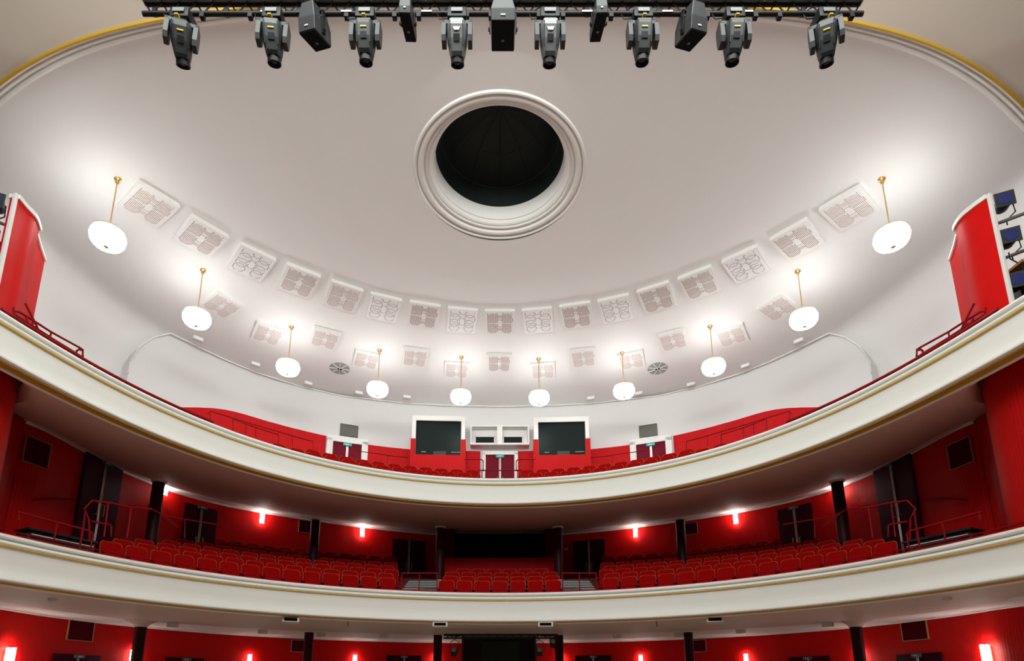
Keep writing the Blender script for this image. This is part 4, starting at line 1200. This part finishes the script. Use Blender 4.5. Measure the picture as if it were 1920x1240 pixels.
obj('cable_coil', bm, BLACK, t)
def fresnel(x, y, label, yoke=True):
    p = aty(x, y, YB)
    t = thing('stage_spotlight', label, 'spotlight', tuple(p), 0, 'spotlights on the lower lighting bar')
    top = zb_ - 0.06 - p.z
    bm = BM(); box(bm, (0, 0.05, 0), (0.17, 0.28, 0.18), bev=0.02); obj('housing', bm, GREY, t, True)
    bm = BM(); lathe(bm, [(0, 0), (0.065, 0), (0.07, 0.012), (0, 0.02)], 20); bm.transform(Matrix.Translation((0, -0.115, 0.01)) @ Matrix.Rotation(PI / 2, 4, 'X')); obj('lens', fixn(bm), ALU, t, True)
    bm = BM(); box(bm, (0, -0.12, -0.13), (0.18, 0.01, 0.13)); obj('barn_door', bm, BLACK, t)
    bm = BM()
    if yoke:
        tube(bm, [(-0.13, 0, 0), (-0.15, 0, 0.10), (-0.12, 0, 0.27), (0, 0, 0.33), (0.12, 0, 0.27), (0.15, 0, 0.10), (0.13, 0, 0)], 0.011, 6); tube(bm, [(-0.15, 0, 0), (0.15, 0, 0)], 0.008, 6)
        tube(bm, [(0, 0, 0.33), (0, 0, max(top, 0.34))], 0.016, 6)
    else: tube(bm, [(0, 0, 0.08), (0, 0, max(top, 0.1))], 0.02, 6)
    obj('yoke', bm, BLACK, t, True)
fresnel(852, 1220, 'black spotlight in a round yoke, left one on the bar under the lower balcony')
fresnel(1011, 1220, 'black spotlight in a round yoke, second from right on the lower bar')
fresnel(1036, 1204, 'black square spotlight with pale lens beside the right centre column', False)

# ------------------------------------------------------------------ truss over the stage edge
TY = 4.8
def T(x, y, Y=TY): return aty(x, y, Y)
zt0 = T(937, 26).z
xL, xR = T(268, 26).x, T(1618, 28).x
t = thing('lighting_truss', 'long black lattice lighting truss across the top of the picture', 'truss', (0, TY, zt0))
bm = BM(); tube(bm, [(xL, 0, 0), (xR, 0, 0)], 0.026, 10); obj('lower_chord', bm, BLACK, t, True)
bm = BM(); tube(bm, [(xL, 0.03, 0.17), (xR, 0.03, 0.17)], 0.022, 8); obj('upper_chord', bm, BLACK, t, True)
bm = BM(); n = 84
for k in range(n):
    a = xL + (xR - xL) * k / n; b = xL + (xR - xL) * (k + 1) / n
    tube(bm, [(a, 0.0, 0.0 if k % 2 else 0.16), (b, 0.0, 0.16 if k % 2 else 0.0)], 0.009, 5)
obj('lattice', bm, BLACK, t)
bm = BM(); box(bm, ((xL + xR) / 2, -0.07, 0.235), (xR - xL + 0.05, 0.24, 0.13), bev=0.005); tr = obj('cable_tray', bm, mat('tray_grey', (0.16, 0.175, 0.175), 0.4), t)
bm = BM()
for k in range(26): lathe(bm, [(0, -0.006), (0.011, -0.004), (0.013, 0.004)], 8, c=(xL + (xR - xL) * (k + .5 + .3 * math.sin(k * 3)) / 26, -0.02 - 0.06 * (k % 2), 0.166))
obj('rivet', bm, LGREY, tr)
bm = BM()
for k in range(30):
    x_ = xL + (xR - xL) * (k + .5) / 30
    box(bm, (x_, 0.0, -0.03 if k % 3 else 0.02), (0.045, 0.05, 0.07))
obj('clamp', bm, BLACK, t)
bm = BM()
for k in range(9):
    x_ = xL + (xR - xL) * (k + .55) / 9
    box(bm, (x_, -0.028, 0.0), (0.11, 0.004, 0.02))
obj('white_tape', bm, LGREY, t)
bm = BM()
for k in range(4):
    x_ = xL + (xR - xL) * (k + .5) / 4
    tube(bm, [(x_, 0, 0.25), (x_, 0, 3.95)], 0.012, 6)
obj('hanging_cable', bm, BLACK, t)

def mover(x, yt, label, pan, tilt, roll, badge, tone, sc_=1.0):
    p = T(x, 30)
    t = thing('moving_head_light', label, 'moving head light', (p.x, TY, zt0), 0, 'moving head lights on the truss')
    bm = BM(); box(bm, (0, 0, -0.10), (0.20, 0.20, 0.13), bev=0.02); box(bm, (0, -0.0, -0.02), (0.12, 0.10, 0.06)); bs = obj('base', bm, BLACK, t, True)
    bm = BM(); box(bm, (0, -0.112, -0.10), (0.12, 0.008, 0.05), bev=0.003); obj('display', bm, GREY2, bs)
    Rz = Matrix.Rotation(pan, 4, 'Z')
    bm = BM()
    for s in (-1, 1):
        pr = [(-0.055, -0.16), (0.055, -0.16), (0.07, -0.21), (0.07, -0.37), (0.045, -0.42), (-0.045, -0.42), (-0.07, -0.37), (-0.07, -0.21)]
        b2 = BM(); prism(b2, pr, s * 0.135 - 0.022, s * 0.135 + 0.022); b2.transform(Matrix.Rotation(PI / 2, 4, 'Z'))
        me_ = bpy.data.meshes.new('t'); b2.to_mesh(me_); b2.free(); bm.from_mesh(me_); bpy.data.meshes.remove(me_)
    box(bm, (0, 0, -0.19), (0.29, 0.13, 0.06), bev=0.02)
    bm.transform(Rz); obj('yoke', fixn(bm), GREY, t)
    piv = Matrix.Translation((0, 0, -0.29))
    Mh = Rz @ piv @ Matrix.Rotation(roll, 4, 'Y') @ Matrix.Rotation(tilt, 4, 'X')
    # head: tapered octagonal body, lens end pointing down (-z)
    secs = [(0.12, 0.075, 0.07), (0.095, 0.095, 0.10), (0.04, 0.105, 0.115), (-0.08, 0.10, 0.11), (-0.19, 0.078, 0.09), (-0.22, 0.068, 0.07)]
    bm = BM(); rings = []
    for z, a, b in secs:
        ch = 0.35
        rings.append([bm.verts.new(q) for q in ((a, -b * ch, z), (a * (1 - ch * .8), -b, z), (-a * (1 - ch * .8), -b, z), (-a, -b * ch, z), (-a, b * ch, z), (-a * (1 - ch * .8), b, z), (a * (1 - ch * .8), b, z), (a, b * ch, z))])
    for A, B in zip(rings, rings[1:]):
        for k in range(8): bm.faces.new((A[k], A[(k + 1) % 8], B[(k + 1) % 8], B[k]))
    bm.faces.new(rings[0]); bm.faces.new(rings[-1][::-1])
    fixn(bm); bm.transform(Mh); hd = obj('head', bm, tone, t)
    bm = BM(); lathe(bm, [(0.066, 0.0), (0.070, -0.06), (0.06, -0.065), (0.052, -0.03), (0.0, -0.035)], 24); bm.transform(Mh @ Matrix.Translation((0, 0, -0.215))); obj('lens_barrel', fixn(bm), BLACK, hd, True)
    bm = BM(); lathe(bm, [(0, -0.05), (0.03, -0.046), (0.052, -0.034)], 20); bm.transform(Mh @ Matrix.Translation((0, 0, -0.215))); obj('lens', fixn(bm), LENS, hd, True)
    bm = BM(); box(bm, (0, -0.118, 0.00), (0.06, 0.006, 0.012)) if badge != 'w' else prism(bm, [(-0.04, 0.012), (0.04, 0.012), (0.025, -0.02), (-0.025, -0.02)], -0.121, -0.116)
    bm.transform(Mh); obj('badge', bm, YEL if badge != 'w' else SILV, hd)
    bm = BM()
    for k in range(6): box(bm, (0, -0.112, -0.05 - 0.011 * k), (0.065, 0.004, 0.006))
    for s in (-1, 1): box(bm, (s * 0.066, -0.108, -0.04), (0.008, 0.02, 0.22))
    bm.transform(Mh); obj('vent_slots', bm, BLACK, hd)
    if badge != 'w':
        bm = BM(); box(bm, (0, -0.10, -0.185), (0.035, 0.07, 0.012)); obj('yellow_tag', bm, YEL, t)
    bm = BM(); tube(bm, [(-0.10, 0.0, -0.06), (-0.19, -0.02, -0.10), (-0.21, -0.01, -0.02), (-0.14, 0, 0.06), (-0.05, 0, 0.12)], 0.006, 5); obj('cable', bm, BLACK, t, True)
MV = [(346, .35, .38, -.10, 'y', GREY, 'leftmost'), (516, .15, .22, -.06, 'y', GREY, 'second from the left'), (688, .0, .16, 0.0, 'y', GREY, 'third from the left'),
      (858, .0, .30, 0, 'w', GREY2, 'fourth from the left'), (1030, .0, .30, 0, 'w', GREY2, 'fourth from the right'), (1202, .0, .16, 0.0, 'y', GREY, 'third from the right'),
      (1372, -.05, .16, .06, 'y', GREY, 'second from the right'), (1543, -.45, .3, .06, 'y', GREY, 'rightmost')]
for x, pan, tilt, roll, bd, tn, nm in MV:
    mover(x, 20, 'dark grey moving head stage light hanging from the truss, %s of eight' % nm, pan, tilt + 0.12, roll, bd, tn)

# loudspeakers on the truss
def speaker(x, label, w, h, L, rz, tilt, roll, taper=0.7, drop=0.0, dy=0.0):
    """cabinet of length L along its firing axis; the black grille (w x h) faces down towards the seats"""
    p = T(x, 30)
    t = thing('loudspeaker', label, 'loudspeaker', (p.x, TY, zt0), 0, 'loudspeakers on the truss')
    # local: firing axis -z, top of cabinet at z=0
    M_ = Matrix.Rotation(rz, 4, 'Z') @ Matrix.Translation((0, dy, -drop)) @ Matrix.Rotation(roll, 4, 'Y') @ Matrix.Rotation(tilt, 4, 'X')
    bm = BM()
    q0 = [(-w / 2 * taper, -h * .42), (w / 2 * taper, -h * .42), (w / 2 * taper, h * .42), (-w / 2 * taper, h * .42)]
    q1 = [(-w / 2, -h / 2), (w / 2, -h / 2), (w / 2, h / 2), (-w / 2, h / 2)]
    A = [bm.verts.new((x_, y_, 0.04)) for x_, y_ in q0]; M2 = [bm.verts.new((x_, y_, -L * .45)) for x_, y_ in q1]; B = [bm.verts.new((x_, y_, -L)) for x_, y_ in q1]
    bm.faces.new(A); bm.faces.new(B[::-1])
    for U, V in ((A, M2), (M2, B)):
        for i in range(4): bm.faces.new((U[i], V[i], V[(i + 1) % 4], U[(i + 1) % 4]))
    fixn(bm); bmesh.ops.bevel(bm, geom=list(bm.edges), offset=0.006, segments=1, affect='EDGES'); bm.transform(M_); cb = obj('cabinet', bm, GREY, t)
    bm = BM(); box(bm, (0, 0, -L - 0.005), (w * .95, h * .95, 0.012), bev=0.004); bm.transform(M_); obj('grille', bm, mat('black_grille', (0.008, 0.009, 0.009), 0.8, spec=0.05), cb)
    bm = BM(); lathe(bm, [(0, -0.008), (0.014, -0.006), (0.016, 0.0), (0, 0.002)], 12); bm.transform(M_ @ Matrix.Translation((0, h * .1, -L - 0.011))); obj('badge', fixn(bm), GREY2, cb)
    bm = BM(); box(bm, (0, -h / 2 - 0.003, -L + 0.05), (w * .2, 0.008, 0.015), bev=0.003); bm.transform(M_); obj('handle_plate', bm, LGREY, cb)
    bm = BM()
    for s in (-1, 1): box(bm, (s * (w / 2 + 0.012), 0, -L * .45), (0.012, 0.05, L * .8)); tube(bm, [(s * (w / 2 + 0.006), 0, -L * .7), (s * (w / 2 + 0.03), 0, -L * .7)], 0.02, 8)
    box(bm, (0, 0, 0.0), (w + 0.04, 0.05, 0.012)); bm.transform(M_); tube(bm, [(0, 0, 0.04), (0, dy, -drop)], 0.018, 6)
    obj('bracket', bm, BLACK, t)
speaker(589, 'black angled loudspeaker hanging between the second and third moving heads from left', 0.20, 0.29, 0.25, -.32, .34, .12)
speaker(943, 'black loudspeaker hanging at the middle of the truss', 0.25, 0.45, 0.21, 0, .37, 0)
speaker(1297, 'black angled loudspeaker hanging between the second and third moving heads from right', 0.20, 0.29, 0.25, .32, .34, -.12)
speaker(765, 'slim black loudspeaker hanging left of the middle of the truss', 0.12, 0.42, 0.13, 0, .38, 0.04, .9)
speaker(1122, 'slim black loudspeaker hanging right of the middle of the truss', 0.12, 0.42, 0.13, 0, .38, -.04, .9)

# ------------------------------------------------------------------ stage-side lighting towers at the picture edges
def square_fixture(px, py, Y, size, label, rz, bar_z):
    p = aty(px, py, Y)
    t = thing('square_floodlight', label, 'floodlight', tuple(p), rz, 'square floodlights on the side towers')
    s = size
    bm = BM(); box(bm, (0, 0, 0), (s, 0.02, s), bev=0.004); obj('gel_frame', bm, GREY, t)
    bm = BM(); lathe(bm, [(0, 0), (s * .36, 0), (s * .38, 0.006), (0, 0.01)], 32); bm.transform(Matrix.Translation((0, -0.011, 0)) @ Matrix.Rotation(PI / 2, 4, 'X')); obj('blue_lens', fixn(bm), BLUE, t)
    bm = BM(); lathe(bm, [(s * .40, 0.0), (s * .42, 0.10), (s * .36, 0.25), (s * .2, 0.33), (0, 0.34)], 24); bm.transform(Matrix.Rotation(-PI / 2, 4, 'X')); obj('can', fixn(bm), BLACK, t, True)
    bm = BM(); dz = bar_z - p.z
    tube(bm, [(s * .45, 0.12, 0), (s * .5, 0.12, dz * .5), (0, 0.12, dz * .8), (0, 0.12, dz)], 0.012, 6); obj('yoke', bm, BLACK, t, True)
TWY = 7.9
def pz(x, y, Y=TWY): return aty(x, y, Y)
for sgn, side in ((1, 'right'), (-1, 'left')):
    fx = (lambda x: x) if sgn > 0 else (lambda x: 2 * CX - x)
    t = thing('lighting_tower', 'grey pipe lighting tower behind the %s curved screen' % side, 'lighting tower')
    b = [aty(fx(1858), 424, 9.4), aty(fx(1930), 397, 8.9)]
    c = [aty(fx(1874), 488, 9.4), aty(fx(1930), 466, 8.9)]
    d = [aty(fx(1878), 512, 9.5), aty(fx(1935), 500, 9.1)]
    for a_ in (b, c):
        bm = BM(); tube(bm, [a_[0], a_[1] + (a_[1] - a_[0])], 0.032, 8); obj('cross_pipe', bm, ALU, t, True)
    bm = BM(); m_ = (d[0] + d[1]) / 2; box(bm, (m_.x + sgn * 0.12, m_.y - 0.05, m_.z + 0.02), (0.42, 0.35, 0.05)); obj('platform', bm, mat('plywood', (0.42, 0.24, 0.09), 0.7), t)
    for x, y, nm in ((1884, 373, 'upper'), (1895, 441, 'middle'), (1908, 524, 'lowest')):
        bz = b[0].z if y < 400 else (c[0].z if y < 480 else c[0].z)
        square_fixture(fx(x), y, 9.1, 0.30, 'square black floodlight with blue lens, %s on the %s side tower' % (nm, side), sgn * -0.45, bz - 0.15 if y < 480 else bz)

for sgn, side in ((1, 'right'), (-1, 'left')):
    q = aty(CX + sgn * 990, 535, 9.3)
    t = thing('equipment_case', 'black equipment case behind the %s curved screen below the floodlights' % side, 'case', tuple(q), sgn * -0.3, 'cases beside the curved screens')
    bm = BM(); box(bm, (sgn * 0.1, 0.1, -0.15), (0.5, 0.35, 0.55), bev=0.02); obj('body', bm, BLACK, t)
    bm = BM(); box(bm, (sgn * 0.1, -0.085, 0.05), (0.4, 0.012, 0.03)); obj('handle_bar', bm, ALU, t)

# ------------------------------------------------------------------ lights
def area(name, loc, tgt, size, energy, col=(1, 1, 1), sy=None):
    l = bpy.data.lights.new(name, 'AREA'); l.energy = energy; l.color = col; l.size = size
    if sy: l.shape = 'RECTANGLE'; l.size_y = sy
    o = bpy.data.objects.new(name, l); link(o); o.location = loc
    d = Vector(tgt) - Vector(loc); o.rotation_euler = d.to_track_quat('-Z', 'Y').to_euler()
    return o
area('stage_fill_light', (0, 0.5, 10.0), (0, 18, 4.5), 10, 1750, (0.97, 1, 0.975), 2.5)  # unseen broad fill, added to brighten the parapets from the stage side
w = bpy.data.worlds.new('world'); sc.world = w; w.use_nodes = True
w.node_tree.nodes['Background'].inputs[0].default_value = (0.9, 0.85, 0.8, 1)
w.node_tree.nodes['Background'].inputs[1].default_value = 0.10
vs = sc.view_settings
vs.view_transform = 'Standard'; vs.look = 'None'; vs.gamma = 1; vs.use_curve_mapping = False; vs.exposure = -0.12
sc.cycles.max_bounces = 8
